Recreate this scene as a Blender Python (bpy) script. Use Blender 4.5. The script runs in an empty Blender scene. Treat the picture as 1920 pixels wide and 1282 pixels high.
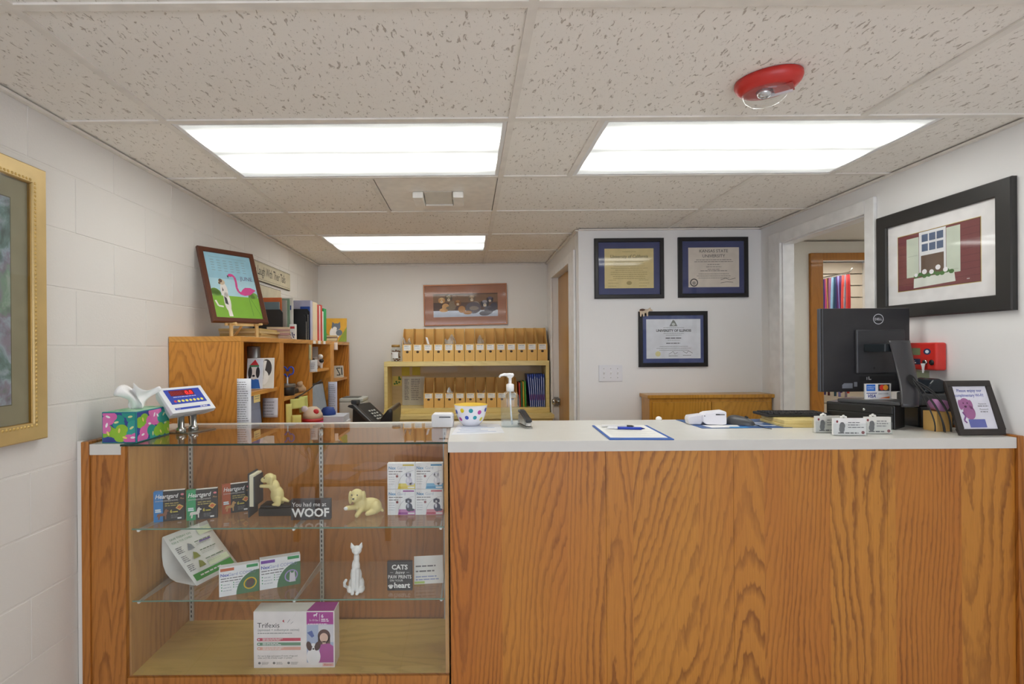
import bpy, bmesh, math, random
from mathutils import Vector, Matrix, Euler
random.seed(7)
sc = bpy.context.scene
COL = sc.collection
PI = math.pi
R = math.radians

# ------------------------------------------------------------------ camera, world, exposure
F = 980.0                      # focal length in pixels of the 1920 px wide frame
CZ = 1.38                      # camera height
cam_d = bpy.data.cameras.new('camera'); cam = bpy.data.objects.new('camera', cam_d); COL.objects.link(cam)
cam_d.sensor_fit = 'HORIZONTAL'; cam_d.sensor_width = 36.0; cam_d.lens = F / 1920 * 36
cam_d.shift_x = 82 / 1920; cam_d.shift_y = 13 / 1920; cam_d.clip_start = 0.02
ROLL = 0.0076
cam.matrix_world = Matrix.Translation((0, 0, CZ)) @ Matrix.Rotation(PI / 2, 4, 'X') @ Matrix.Rotation(-ROLL, 4, 'Z')
sc.camera = cam
wd = bpy.data.worlds.new('daylight'); sc.world = wd; wd.use_nodes = True
bg = wd.node_tree.nodes['Background']; bg.inputs[0].default_value = (0.80, 0.85, 1.0, 1); bg.inputs[1].default_value = 4.6
LAMP = 5.6                    # radiance scale of the fluorescent diffusers
sc.view_settings.view_transform = 'Standard'; sc.view_settings.look = 'None'
sc.view_settings.gamma = 1.0; sc.view_settings.use_curve_mapping = False
sc.view_settings.exposure = 0.14
sc.cycles.use_denoising = True
sc.cycles.max_bounces = 8; sc.cycles.diffuse_bounces = 4; sc.cycles.glossy_bounces = 4; sc.cycles.transparent_max_bounces = 16
sc.cycles.caustics_reflective = False; sc.cycles.caustics_refractive = False

# room dimensions (metres; camera stands at x=0, y=0 and looks along +y)
XL, XR, XB = -1.405, 1.975, 0.745
YD, YB, YF, ZC = 3.515, 4.905, -2.6, 2.18

def W(px, py, D):
    dx, dy = px - 878, 654 - py
    u = dx + dy * ROLL; v = dy - dx * ROLL
    return Vector((u * D / F, D, CZ + v * D / F))
def WX(px, py, X):             # the point of the plane x = X seen at a pixel
    dx, dy = px - 878, 654 - py
    u = dx + dy * ROLL; v = dy - dx * ROLL
    D = X * F / u
    return Vector((X, D, CZ + v * D / F))

# ------------------------------------------------------------------ materials
def lin(h):
    h = h.lstrip('#'); o = []
    for i in (0, 2, 4):
        c = int(h[i:i + 2], 16) / 255
        o.append(c / 12.92 if c <= 0.04045 else ((c + 0.055) / 1.055) ** 2.4)
    return (*o, 1.0)
MC = {}
class NT:
    def __init__(s, name):
        s.m = bpy.data.materials.new(name); s.m.use_nodes = True; s.t = s.m.node_tree; s.t.nodes.clear()
        s.out = s.t.nodes.new('ShaderNodeOutputMaterial')
    def n(s, typ, ins=None, **kw):
        nd = s.t.nodes.new('ShaderNode' + typ)
        for k, v in kw.items(): setattr(nd, k, v)
        for k, v in (ins or {}).items():
            if isinstance(v, bpy.types.NodeSocket): s.t.links.new(v, nd.inputs[k])
            else: nd.inputs[k].default_value = v
        return nd
    def math(s, op, a, b=0.0, c=0.0):
        return s.n('Math', {0: a, 1: b, 2: c}, operation=op).outputs[0]
    def ramp(s, fac, stops, interp='LINEAR'):
        nd = s.n('ValToRGB', {0: fac}); cr = nd.color_ramp; cr.interpolation = interp
        while len(cr.elements) > 1: cr.elements.remove(cr.elements[-1])
        for i, (p, c) in enumerate(stops):
            e = cr.elements[0] if i == 0 else cr.elements.new(p)
            e.position = p; e.color = lin(c) if isinstance(c, str) else (c, c, c, 1)
        return nd.outputs[0]
    def mix(s, f, a, b, bt='MIX'):
        nd = s.n('Mix', data_type='RGBA', blend_type=bt)
        for k, v in ((0, f), (6, a), (7, b)):
            if isinstance(v, bpy.types.NodeSocket): s.t.links.new(v, nd.inputs[k])
            else: nd.inputs[k].default_value = lin(v) if isinstance(v, str) else v
        return nd.outputs[2]
    def obj(s): return s.n('TexCoord').outputs['Object']
    def map(s, vec, scale, loc=(0, 0, 0), rot=(0, 0, 0)):
        return s.n('Mapping', {0: vec, 1: loc, 2: rot, 3: scale}).outputs[0]
    def noise(s, vec, scale, detail=2, rough=.5, dist=0.0):
        return s.n('TexNoise', {'Vector': vec, 'Scale': scale, 'Detail': detail, 'Roughness': rough, 'Distortion': dist}).outputs[0]
    def pbr(s, col, rough=.5, metal=0.0, bump=None, bstr=.2, bdist=.01, spec=.5, emis=None, estr=0.0, coat=0.0, trans=0.0):
        d = {'Base Color': lin(col) if isinstance(col, str) else col, 'Roughness': rough, 'Metallic': metal,
             'Specular IOR Level': spec, 'Coat Weight': coat, 'Transmission Weight': trans}
        if bump is not None: d['Normal'] = s.n('Bump', {'Strength': bstr, 'Distance': bdist, 'Height': bump}).outputs[0]
        if emis is not None: d['Emission Color'] = lin(emis) if isinstance(emis, str) else emis; d['Emission Strength'] = estr
        p = s.n('BsdfPrincipled', d); s.t.links.new(p.outputs[0], s.out.inputs[0]); return s.m
def C(hexcol, rough=.5, metal=0.0, spec=.5, emis=None, estr=0, var=0.05):
    key = (hexcol, rough, metal, spec, emis, estr)
    if key not in MC:
        t = NT('paint_' + hexcol.strip('#'))
        c = lin(hexcol)
        n = t.noise(t.obj(), 18, 1)
        f = t.n('MapRange', {0: n, 1: .3, 2: .7, 3: 1 - var, 4: 1 + var}).outputs[0]
        col = t.n('VectorMath', {0: c[:3], 3: f}, operation='SCALE').outputs[0]
        MC[key] = t.pbr(col, rough, metal, spec=spec, emis=emis, estr=estr)
    return MC[key]

def oak(name, light, mid, dark, axis='Z', period=.2, freq=44., tilt=11., rough=.38, seed=0., contrast=1.0, coat=.15):
    # flat-cut veneer: strips across the sheet, each with its own cathedral arches and tone
    t = NT(name); o = t.obj(); s = t.n('SeparateXYZ', {0: o}).outputs
    ix = {'Z': (0, 1, 2), 'X': (2, 1, 0), 'Y': (2, 0, 1)}[axis]
    x = t.math('ADD', s[ix[0]], t.math('MULTIPLY', s[ix[1]], .9)); z = s[ix[2]]
    q = t.math('ADD', t.math('DIVIDE', x, period), 50.0 + seed)
    idn = t.math('FLOOR', q); wn = t.n('TexWhiteNoise', {'W': idn}, noise_dimensions='1D')
    rs = t.n('SeparateXYZ', {0: wn.outputs['Color']}).outputs
    xl = t.math('MULTIPLY', t.math('ADD', t.math('SUBTRACT', t.math('FRACT', q), .5), t.math('MULTIPLY', t.math('SUBTRACT', rs[0], .5), 1.3)), period)
    vec = t.n('CombineXYZ', {0: x, 1: t.math('ADD', t.math('MULTIPLY', rs[1], 9.0), seed), 2: z}).outputs[0]
    n1 = t.noise(t.map(vec, (4.2, 1, .9)), 1.0, 2, .5)
    n2 = t.noise(t.map(vec, (60, 1, 13)), 1.0, 2, .6)
    r = t.math('SQRT', t.math('ADD', t.math('MULTIPLY', xl, xl), .0006))
    zt = t.math('MULTIPLY', z, t.math('MULTIPLY', t.math('ADD', rs[2], -.35), tilt * 1.5))
    v = t.math('ADD', t.math('MULTIPLY', r, t.math('MULTIPLY', t.math('ADD', rs[1], .55), freq)), zt)
    v = t.math('ADD', v, t.math('MULTIPLY', n1, 7.5)); v = t.math('ADD', v, t.math('MULTIPLY', n2, .85))
    fr = t.math('FRACT', v)
    ring = t.ramp(fr, [(0, .1), (.45, 0.0), (.74, .75), (.88, 1.0), (.97, .35), (1, .1)])
    fine = t.noise(t.map(vec, (520, 1, 9)), 1.0, 2, .6)
    big = t.noise(t.map(vec, (4, 1, .8)), 1.0, 2)
    col = t.mix(t.ramp(t.math('ADD', t.math('MULTIPLY', big, .6), t.math('MULTIPLY', rs[1], .4)), [(.3, 0.0), (.7, 1.0)]), light, mid)
    amt = t.ramp(t.noise(t.map(vec, (6, 1, 1.6)), 1.0, 3, .6), [(.32, .15), (.62, .75)]); col = t.mix(t.math('MULTIPLY', t.math('MULTIPLY', ring, amt), contrast), col, dark)
    col = t.mix(t.ramp(fine, [(.45, 0.0), (.75, .28 * contrast)]), col, dark)
    return t.pbr(col, rough, coat=coat)

def arch_glass(name, tint=(.93, .97, .95), ior=1.5, dirt=0.0, rough=0.0):
    t = NT(name)
    fr = t.n('Fresnel', {0: ior}).outputs[0]
    bf = t.n('NewGeometry').outputs['Backfacing']
    f = t.math('MULTIPLY', fr, t.math('SUBTRACT', 1.0, bf))
    tr = t.n('BsdfTransparent', {0: (*tint, 1)}).outputs[0]; gl = t.n('BsdfGlossy', {'Color': (1, 1, 1, 1), 'Roughness': rough}).outputs[0]
    mx = t.n('MixShader', {0: f, 1: tr, 2: gl}).outputs[0]
    if dirt:
        df = t.n('BsdfDiffuse', {0: (.9, .92, .9, 1)}).outputs[0]
        mx = t.n('MixShader', {0: dirt, 1: mx, 2: df}).outputs[0]
    t.t.links.new(mx, t.out.inputs[0]); return t.m

def wall_paint(name, col, bump_scale=60, bstr=.12, rough=.6):
    t = NT(name); o = t.obj()
    n = t.noise(o, bump_scale, 4, .6); b = t.noise(o, 1.7, 3)
    c = t.mix(t.ramp(b, [(.35, 0.0), (.7, .5)]), col, tuple(x * .93 for x in lin(col)[:3]) + (1,))
    return t.pbr(c, rough, bump=n, bstr=bstr, bdist=.004, spec=.3)
M = {}
M['wall'] = wall_paint('white_wall_paint', '#eeeae3')
M['wall_cool'] = wall_paint('white_wall_paint_smooth', '#eeedec', 90, .06)
M['block'] = wall_paint('painted_concrete_block', '#e6e2dd', 130, .25, .5)
M['trim'] = C('#ecebea', .35)
def tile_mat():
    t = NT('fissured_ceiling_tile'); o = t.obj()
    f1 = t.noise(t.map(o, (86, 35, 60)), 1.0, 2, .6, .9)
    f2 = t.noise(t.map(o, (230, 150, 100), (3, 5, 0)), 1.0, 1)
    holes = t.math('MAXIMUM', t.ramp(f1, [(.615, 0.0), (.675, 1.0)]), t.ramp(f2, [(.70, 0.0), (.76, .8)]))
    c = t.mix(t.math('MULTIPLY', holes, .75), '#f9f4ec', '#b3a698')  # shade inside the pits is painted as a darker tone
    return t.pbr(c, .9, bump=t.math('SUBTRACT', 1.0, holes), bstr=.5, bdist=.004, spec=.1)
M['tile'] = tile_mat()
M['tbar'] = C('#efe9e0', .5)
M['oak_front'] = oak('oak_veneer_counter', '#cb8934', '#bb7028', '#733c0e', 'Z', .235, 46, 12, .4, .35)
M['oak_post'] = oak('oak_veneer_post', '#c4813a', '#b4712c', '#7a4414', 'Z', .16, 44, 10, .42, .5)
M['oak_case'] = oak('oak_case_inside', '#d4a566', '#c49050', '#926634', 'Z', .4, 26, 8, .4, .1, .7)
M['oak_back'] = oak('oak_case_back', '#c28447', '#b17438', '#80501f', 'Z', .35, 30, 9, .35, .7, .8)
M['oak_shelf'] = oak('oak_bookcase', '#de9a3c', '#cd8530', '#985812', 'Z', .25, 40, 14, .42, .2)
M['oak_shelf_x'] = oak('oak_bookcase_boards', '#e2a852', '#d1903e', '#a66a22', 'Y', .2, 40, 8, .42, .3, .8)
M['oak_trim'] = oak('oak_door_casing', '#c07f2e', '#b27222', '#8c5517', 'Z', .2, 40, 6, .4, .2, .6)
M['oak_door'] = oak('oak_door_slab', '#c3965a', '#b5894c', '#957040', 'Z', .5, 24, 6, .4, .2, .5)
M['oak_gold'] = oak('golden_oak_plywood', '#cf9b42', '#bd862e', '#95641d', 'Z', .3, 34, 14, .3, .4, .9)
M['ply'] = oak('pale_plywood_boards', '#ecd894', '#e2ca84', '#c9ac66', 'X', .4, 18, 5, .5, .7, .5)
M['ply_back'] = oak('tan_plywood_back', '#cbb488', '#c1a97c', '#ad9568', 'X', .4, 16, 5, .55, .9, .4)
M['case_floor'] = oak('worn_plywood_floor', '#e2c273', '#d0ac5a', '#b08c42', 'X', .5, 14, 5, .45, .1, .6)
M['lam'] = C('#dcdad4', .28, var=.015)
M['lam_edge'] = C('#e6e2e4', .4, var=.015)
M['glass'] = arch_glass('clear_plate_glass', (.985, .995, .99), 1.75)
M['shelf_glass'] = arch_glass('glass_shelf_pane', (.975, .99, .982), 1.55, .02)
M['pic_glass'] = arch_glass('picture_glass', (1, 1, 1), 1.45, 0.0, .045)
M['edge'] = C('#1f3a30', .15)
M['edge_light'] = C('#6f8f7e', .2)
M['acrylic'] = arch_glass('clear_acrylic', (.96, .97, .97), 1.45, .04)
M['bag'] = arch_glass('thin_plastic_bag', (.9, .9, .88), 1.4, .3)
M['bottle'] = arch_glass('clear_bottle_plastic', (.9, .93, .94), 1.45, .05)
M['black'] = C('#1b1b1c', .45); M['black_gloss'] = C('#101113', .2); M['dark'] = C('#2c2b2b', .5)
M['standard'] = C('#c9c9c5', .4, .5); M['chrome'] = C('#b9b9b6', .18, 1.0); M['steel'] = C('#9a9a94', .35, .9)
M['white'] = C('#f0efee', .45, var=.01); M['paper'] = C('#eeedea', .8, var=.02)
M['card'] = oak('kraft_cardboard', '#efc57c', '#e8ba6c', '#d3a256', 'Z', .3, 8, 3, .75, .2, .25, 0.0)
M['grey_txt'] = C('#77767a', .8); M['dk_txt'] = C('#2b2b30', .8)

# ------------------------------------------------------------------ mesh helpers
TXT = {}
def text_mesh(s, size, align, shear, bold, sx):
    key = (s, size, align, shear, bold, sx)
    if key not in TXT:
        cu = bpy.data.curves.new('lettering', 'FONT'); cu.body = s; cu.size = size; cu.align_x = align; cu.shear = shear
        cu.offset = bold * size; cu.resolution_u = 2; cu.fill_mode = 'FRONT'
        ob = bpy.data.objects.new('lettering', cu)
        me = bpy.data.meshes.new_from_object(ob)
        TXT[key] = ([(v.co.x * sx, v.co.y) for v in me.vertices], [tuple(p.vertices) for p in me.polygons])
        bpy.data.objects.remove(ob); bpy.data.curves.remove(cu); bpy.data.meshes.remove(me)
    return TXT[key]

class MB:
    def __init__(s, mat=None):
        s.v = []; s.f = []; s.mi = []; s.sm = []; s.mats = []; s.cur = 0; s.X = Matrix.Identity(4)
        if mat is not None: s.m(mat)
    def m(s, mat):
        if isinstance(mat, str): mat = M[mat] if mat in M else C(mat, .6)
        if mat not in s.mats: s.mats.append(mat)
        s.cur = s.mats.index(mat); return s
    def at(s, loc=(0, 0, 0), rot=(0, 0, 0)):
        s.X = Matrix.Translation(loc) @ Euler(rot).to_matrix().to_4x4(); return s
    def add(s, vs, fs, smooth=False):
        b = len(s.v); s.v += [tuple(s.X @ Vector(p)) for p in vs]
        for f in fs: s.f.append(tuple(b + i for i in f)); s.mi.append(s.cur); s.sm.append(smooth)
        return s
    def box(s, x0, x1, y0, y1, z0, z1):
        return s.add([(x0, y0, z0), (x1, y0, z0), (x1, y1, z0), (x0, y1, z0), (x0, y0, z1), (x1, y0, z1), (x1, y1, z1), (x0, y1, z1)],
                     [(0, 3, 2, 1), (4, 5, 6, 7), (0, 1, 5, 4), (1, 2, 6, 5), (2, 3, 7, 6), (3, 0, 4, 7)])
    def prism(s, pts, a, b, axis='Y', smooth=False):
        # polygon in the plane across the axis, extruded from a to b
        k = {'Y': lambda p, t: (p[0], t, p[1]), 'X': lambda p, t: (t, p[0], p[1]), 'Z': lambda p, t: (p[0], p[1], t)}[axis]
        n = len(pts); vs = [k(p, a) for p in pts] + [k(p, b) for p in pts]
        ar = sum(pts[i][0] * pts[(i + 1) % n][1] - pts[(i + 1) % n][0] * pts[i][1] for i in range(n))
        fs = [tuple(range(n)), tuple(range(2 * n - 1, n - 1, -1))]
        sd = [(i, i + n, (i + 1) % n + n, (i + 1) % n) for i in range(n)]
        flip = (ar < 0) != (axis == 'X' or axis == 'Z') if axis != 'Y' else ar < 0
        if axis in 'XZ': flip = ar > 0
        if flip: fs = [f[::-1] for f in fs]; sd = [f[::-1] for f in sd]
        s.add(vs, fs); b0 = len(s.v) - 2 * n
        for f in sd: s.f.append(tuple(b0 + i for i in f)); s.mi.append(s.cur); s.sm.append(smooth)
        return s
    def lathe(s, prof, n=24, sx=1., sy=1., cx=0, cy=0, smooth=True, power=2.0):
        vs = []; fs = []
        if prof[-1][1] < prof[0][1]: prof = prof[::-1]
        for r, z in prof:
            for i in range(n):
                a = 2 * PI * i / n; c, d = math.cos(a), math.sin(a)
                if power != 2: c = math.copysign(abs(c) ** (2 / power), c); d = math.copysign(abs(d) ** (2 / power), d)
                vs.append((cx + r * c * sx, cy + r * d * sy, z))
        for j in range(len(prof) - 1):
            for i in range(n):
                fs.append((j * n + i, j * n + (i + 1) % n, (j + 1) * n + (i + 1) % n, (j + 1) * n + i))
        s.add(vs, fs, smooth); b = len(s.v) - len(vs); k = len(prof) - 1
        if prof[0][0] > 1e-6: s.f.append(tuple(b + i for i in range(n - 1, -1, -1))); s.mi.append(s.cur); s.sm.append(False)
        if prof[-1][0] > 1e-6: s.f.append(tuple(b + k * n + i for i in range(n))); s.mi.append(s.cur); s.sm.append(False)
        return s
    def tube(s, path, r, n=8, cap=True):
        P = [Vector(p) for p in path]; vs = []; fs = []; up = None
        rr = r if isinstance(r, (list, tuple)) else [r] * len(P)
        for i, p in enumerate(P):
            d = (P[min(i + 1, len(P) - 1)] - P[max(i - 1, 0)]).normalized()
            if up is None:
                up = d.orthogonal().normalized()
            up = (up - d * up.dot(d))
            up = up.normalized() if up.length > 1e-5 else d.orthogonal().normalized()
            w = d.cross(up)
            for k in range(n):
                a = 2 * PI * k / n; vs.append(tuple(p + (up * math.cos(a) + w * math.sin(a)) * rr[i]))
        for j in range(len(P) - 1):
            for k in range(n): fs.append((j * n + k, j * n + (k + 1) % n, (j + 1) * n + (k + 1) % n, (j + 1) * n + k))
        s.add(vs, fs, True)
        if cap:
            b = len(s.v) - len(vs); e = (len(P) - 1) * n
            s.f.append(tuple(b + i for i in range(n - 1, -1, -1))); s.mi.append(s.cur); s.sm.append(False)
            s.f.append(tuple(b + e + i for i in range(n))); s.mi.append(s.cur); s.sm.append(False)
        return s
    def ball(s, c, r, n=14, m=9, rot=(0, 0, 0)):
        if not isinstance(r, (tuple, list)): r = (r, r, r)
        q = Euler(rot).to_matrix(); vs = []; fs = []
        for j in range(m + 1):
            t = PI * j / m
            for i in range(n):
                a = 2 * PI * i / n
                p = q @ Vector((r[0] * math.sin(t) * math.cos(a), r[1] * math.sin(t) * math.sin(a), -r[2] * math.cos(t)))
                vs.append((c[0] + p.x, c[1] + p.y, c[2] + p.z))
        for j in range(m):
            for i in range(n): fs.append((j * n + i, j * n + (i + 1) % n, (j + 1) * n + (i + 1) % n, (j + 1) * n + i))
        return s.add(vs, fs, True)
    def grid(s, fn, nu, nv, smooth=True, closed=False):
        vs = [fn(i / nu, j / nv) for j in range(nv + 1) for i in range(nu + 1)]
        fs = [(j * (nu + 1) + i, j * (nu + 1) + i + 1, (j + 1) * (nu + 1) + i + 1, (j + 1) * (nu + 1) + i) for j in range(nv) for i in range(nu)]
        return s.add(vs, fs, smooth)
    # flat print on a face that looks along -y: coordinates (x, z), y = layer depth
    def flat(s, pts, y=0.0):
        n = len(pts); ar = sum(pts[i][0] * pts[(i + 1) % n][1] - pts[(i + 1) % n][0] * pts[i][1] for i in range(n))
        f = tuple(range(n)); 
        return s.add([(p[0], y, p[1]) for p in pts], [f if ar > 0 else f[::-1]])
    def rect(s, x0, x1, z0, z1, y=0.0): return s.flat([(x0, z0), (x1, z0), (x1, z1), (x0, z1)], y)
    def oval(s, x, z, rx, rz, y=0.0, n=20, rot=0.0, a0=0.0, a1=2 * PI):
        P = []
        for i in range(n):
            a = a0 + (a1 - a0) * i / (n if a1 - a0 >= 2 * PI - 1e-6 else n - 1)
            c, d = rx * math.cos(a), rz * math.sin(a)
            P.append((x + c * math.cos(rot) - d * math.sin(rot), z + c * math.sin(rot) + d * math.cos(rot)))
        return s.flat(P, y)
    def ring(s, x, z, rx, rz, w, y=0.0, n=24, rot=0.0, a0=0.0, a1=2 * PI):
        vs = []; fs = []
        for i in range(n + 1):
            a = a0 + (a1 - a0) * i / n
            for q in (0, -w):
                c, d = (rx + q) * math.cos(a), (rz + q) * math.sin(a)
                vs.append((x + c * math.cos(rot) - d * math.sin(rot), y, z + c * math.sin(rot) + d * math.cos(rot)))
        for i in range(n): fs.append((2 * i, 2 * i + 2, 2 * i + 3, 2 * i + 1))
        return s.add(vs, fs)
    def stroke(s, pts, w, y=0.0):
        for a, b in zip(pts, pts[1:]):
            d = Vector((b[0] - a[0], b[1] - a[1])); l = d.length or 1; nx, nz = -d.y / l * w / 2, d.x / l * w / 2
            s.flat([(a[0] + nx, a[1] + nz), (b[0] + nx, b[1] + nz), (b[0] - nx, b[1] - nz), (a[0] - nx, a[1] - nz)], y)
        return s
    def text(s, st, size, x, z, y=0.0, align='LEFT', shear=0.0, bold=0.0, sx=1.0):
        vs, fs = text_mesh(st, size, align, shear, bold, sx)
        return s.add([(x + p[0], y, z + p[1]) for p in vs], fs)
    def lines(s, x, z, w, n, dz, h, y=0.0, seed=1, align='L'):
        rg = random.Random(seed)
        for i in range(n):
            q = x; e = x + w * rg.uniform(.7, 1.0)
            if align == 'C': dl = (x + w - e) / 2; q += dl; e += dl
            while q < e:
                l = min(rg.uniform(2, 6) * h, e - q); s.rect(q, q + l, z - i * dz - h, z - i * dz, y); q += l + h * .7
        return s
    def build(s, name, parent=None, bevel=0.0, seg=2, smooth=None, thick=0.0):
        me = bpy.data.meshes.new(name); me.from_pydata(s.v, [], s.f)
        for m in s.mats: me.materials.append(m)
        me.polygons.foreach_set('material_index', s.mi); me.polygons.foreach_set('use_smooth', s.sm)
        if bevel:
            bm = bmesh.new(); bm.from_mesh(me)
            bmesh.ops.remove_doubles(bm, verts=bm.verts, dist=1e-6)
            es = [e for e in bm.edges if len(e.link_faces) == 2 and e.calc_face_angle(0) > .5]
            bmesh.ops.bevel(bm, geom=es, offset=bevel, segments=seg, affect='EDGES', clamp_overlap=True, profile=.5)
            bm.to_mesh(me); bm.free()
        me.update()
        o = bpy.data.objects.new(name, me); COL.objects.link(o)
        if parent is not None: o.parent = parent
        if thick:
            md = o.modifiers.new('thickness', 'SOLIDIFY'); md.thickness = thick; md.offset = 0
        return o

def tag(o, label=None, cat=None, group=None, kind=None):
    if label: o['label'] = label
    if cat: o['category'] = cat
    if group: o['group'] = group
    if kind: o['kind'] = kind
    return o
def thing(name, label, cat, loc=(0, 0, 0), rz=0.0, group=None, rot=None):
    o = bpy.data.objects.new(name, None); COL.objects.link(o); o.location = loc
    o.rotation_euler = rot if rot else (0, 0, rz); o.empty_display_size = .05
    return tag(o, label, cat, group)
def struct(o): o['kind'] = 'structure'; return o
def blob(name, parts, mat, parent, voxel=.0025, smooth=4):
    b = MB(mat)
    for p in parts: b.ball(p[0], p[1], 14, 9, p[2] if len(p) > 2 else (0, 0, 0))
    o = b.build(name, parent)
    r = o.modifiers.new('remesh', 'REMESH'); r.mode = 'VOXEL'; r.voxel_size = voxel; r.use_smooth_shade = True
    sm = o.modifiers.new('smooth', 'SMOOTH'); sm.factor = .5; sm.iterations = smooth
    return o
def limb(a, b, r1, r2, n=6):
    a, b = Vector(a), Vector(b)
    return [(tuple(a.lerp(b, i / n)), r1 + (r2 - r1) * i / n) for i in range(n + 1)]
def copy_tree(o, parent=None):
    c = o.copy(); COL.objects.link(c); c.parent = parent
    for ch in list(o.children): copy_tree(ch, c)
    return c
ORD = ['first', 'second', 'third', 'fourth', 'fifth', 'sixth', 'seventh', 'eighth', 'ninth', 'tenth', 'eleventh', 'twelfth', 'thirteenth', 'fourteenth', 'fifteenth', 'sixteenth']

# ------------------------------------------------------------------ structure: floor, walls, ceiling
t = NT('speckled_vinyl_floor'); o_ = t.obj()
br = t.n('TexBrick', {'Vector': o_, 'Color1': lin('#e4e0da'), 'Color2': lin('#dedad4'), 'Mortar': lin('#b4aea6'), 'Scale': 1.64, 'Mortar Size': .004, 'Brick Width': .5, 'Row Height': .5}, offset=0.0).outputs[0]
M['floor'] = t.pbr(br, .4)
struct(MB('floor').box(-1.7, 4.0, YF - .1, 5.3, -.06, 0).build('floor'))

# left wall: painted concrete block in running bond
wl = struct(MB('block').box(-1.62, -1.4070, YF - .1, 5.1, 0, ZC + .02).box(-1.409, XL, YF - .1, .86, 0, ZC + .02).build('wall_left'))
BH, BL, J = .2014, .406, .006
cache = {}
for k in range(-7, 5):
    z0 = max(1.40 + BH * (k - 1) + J / 2, 0.001); z1 = min(1.40 + BH * k - J / 2, ZC + .018)
    if z1 - z0 < .01: continue
    y = .86 - (BL / 2 if k % 2 else 0)
    while y < YB:
        a, b = max(y + .0012, .86), min(y + BL - .0012, YB)
        y += BL
        if b - a < .02: continue
        key = (round(b - a, 4), round(z1 - z0, 4))
        if key not in cache:
            o = MB('block').box(-1.412, XL, 0, b - a, 0, z1 - z0).build('block', wl, .0014, 1); cache[key] = o.data
        else:
            o = bpy.data.objects.new('block', cache[key]); COL.objects.link(o); o.parent = wl
        o.location = (random.uniform(-.0006, .0001), a, z0)
struct(MB('wall').box(-1.62, .86, YB, YB + .1, 0, ZC + .02).build('wall_back'))
b = MB('wall_cool').box(XB, XB + .1, YD + .1, 3.78, 0, ZC).box(XB, XB + .1, 4.6, YB + .1, 0, ZC).box(XB, XB + .1, 3.78, 4.6, 2.0, ZC)
struct(b.build('wall_passage'))
struct(MB('wall_cool').box(XB, 2.045, YD, YD + .1, 0, ZC).build('wall_middle', bevel=.004))
b = MB('wall_cool').box(XR, 2.045, YF - .1, 2.575, 0, ZC).box(XR, 2.045, 3.285, YD, 0, ZC).box(XR, 2.045, 2.575, 3.285, 2.035, ZC)
struct(b.build('wall_right'))
# front wall behind the camera with a wide shop window
b = MB('wall_cool').box(-1.62, 2.045, YF - .12, YF, 0, .55).box(-1.62, 2.045, YF - .12, YF, 2.08, ZC + .02)
b.box(-1.62, -1.15, YF - .12, YF, .55, 2.08).box(1.75, 2.045, YF - .12, YF, .55, 2.08)
struct(b.build('wall_front'))
wn = struct(MB('trim').box(-1.15, 1.75, YF - .09, YF - .03, .55, .6).box(-1.15, 1.75, YF - .09, YF - .03, 2.03, 2.08).box(-1.15, -1.1, YF - .09, YF - .03, .6, 2.03)
            .box(1.7, 1.75, YF - .09, YF - .03, .6, 2.03).box(.275, .325, YF - .09, YF - .03, .6, 2.03).build('window_1'))
MB('glass').box(-1.1, .275, YF - .065, YF - .059, .6, 2.03).build('pane', wn); MB('glass').box(.325, 1.7, YF - .065, YF - .059, .6, 2.03).build('pane', wn)
pl = bpy.data.lights.new('window_daylight_portal', 'AREA'); pl.shape = 'RECTANGLE'; pl.size = 2.9; pl.size_y = 1.53; pl.cycles.is_portal = True
po = bpy.data.objects.new('window_daylight_portal', pl); COL.objects.link(po); po.location = (.3, YF - .13, 1.315); po.rotation_euler = (R(90), 0, 0)

# corridor and retail room seen through the right doorway
struct(MB('wall').box(3.8, 3.9, 1.4, 5.2, 0, ZC).build('wall_corridor_side'))
struct(MB('wall').box(2.045, 3.9, 1.3, 1.4, 0, ZC).build('wall_corridor_front'))
b = MB('wall').box(2.045, 2.61, 4.0, 4.08, 0, ZC).box(3.55, 3.8, 4.0, 4.08, 0, ZC).box(2.61, 3.55, 4.0, 4.08, 2.09, ZC)
struct(b.build('wall_corridor_back'))
struct(MB('wall').box(2.3, 2.4, 4.08, 5.2, 0, ZC).box(2.045, 2.145, YD + .1, 4.0, 0, ZC).build('wall_store_side'))
ws = struct(MB('#8d7f6d').box(2.3, 3.9, 5.07, 5.2, 0, ZC).build('wall_store_slatted'))
t = NT('beige_slatwall'); M['slat'] = t.pbr('#cfc2b0', .5)
sl = None
for i in range(19):
    z0 = .06 + i * .113
    if sl is None: sl = MB('slat').box(2.4, 3.8, 5.03, 5.07, 0, .104).build('slat', ws, .002, 1); o = sl
    else: o = bpy.data.objects.new('slat', sl.data); COL.objects.link(o); o.parent = ws
    o.location = (0, 0, z0 - .015)
# casings
def casing(name, mat, segs, bev=.004):
    b = MB(mat)
    for sg in segs: b.box(*sg)
    return struct(b.build(name, bevel=bev))
# right doorway, painted white, with jamb
casing('trim_1', 'trim', [(1.957, 1.9745, 2.517, 2.58, 0, 2.10)]); casing('trim_2', 'trim', [(1.957, 1.9745, 3.28, 3.4, 0, 2.10)])
casing('trim_3', 'trim', [(1.957, 1.9745, 2.58, 3.28, 2.03, 2.10)])
casing('trim_4', 'trim', [(XR, 2.045, 2.575, 2.587, 0, 2.023), (XR, 2.045, 3.273, 3.285, 0, 2.023), (XR, 2.045, 2.575, 3.285, 2.023, 2.035)], 0)
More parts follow.
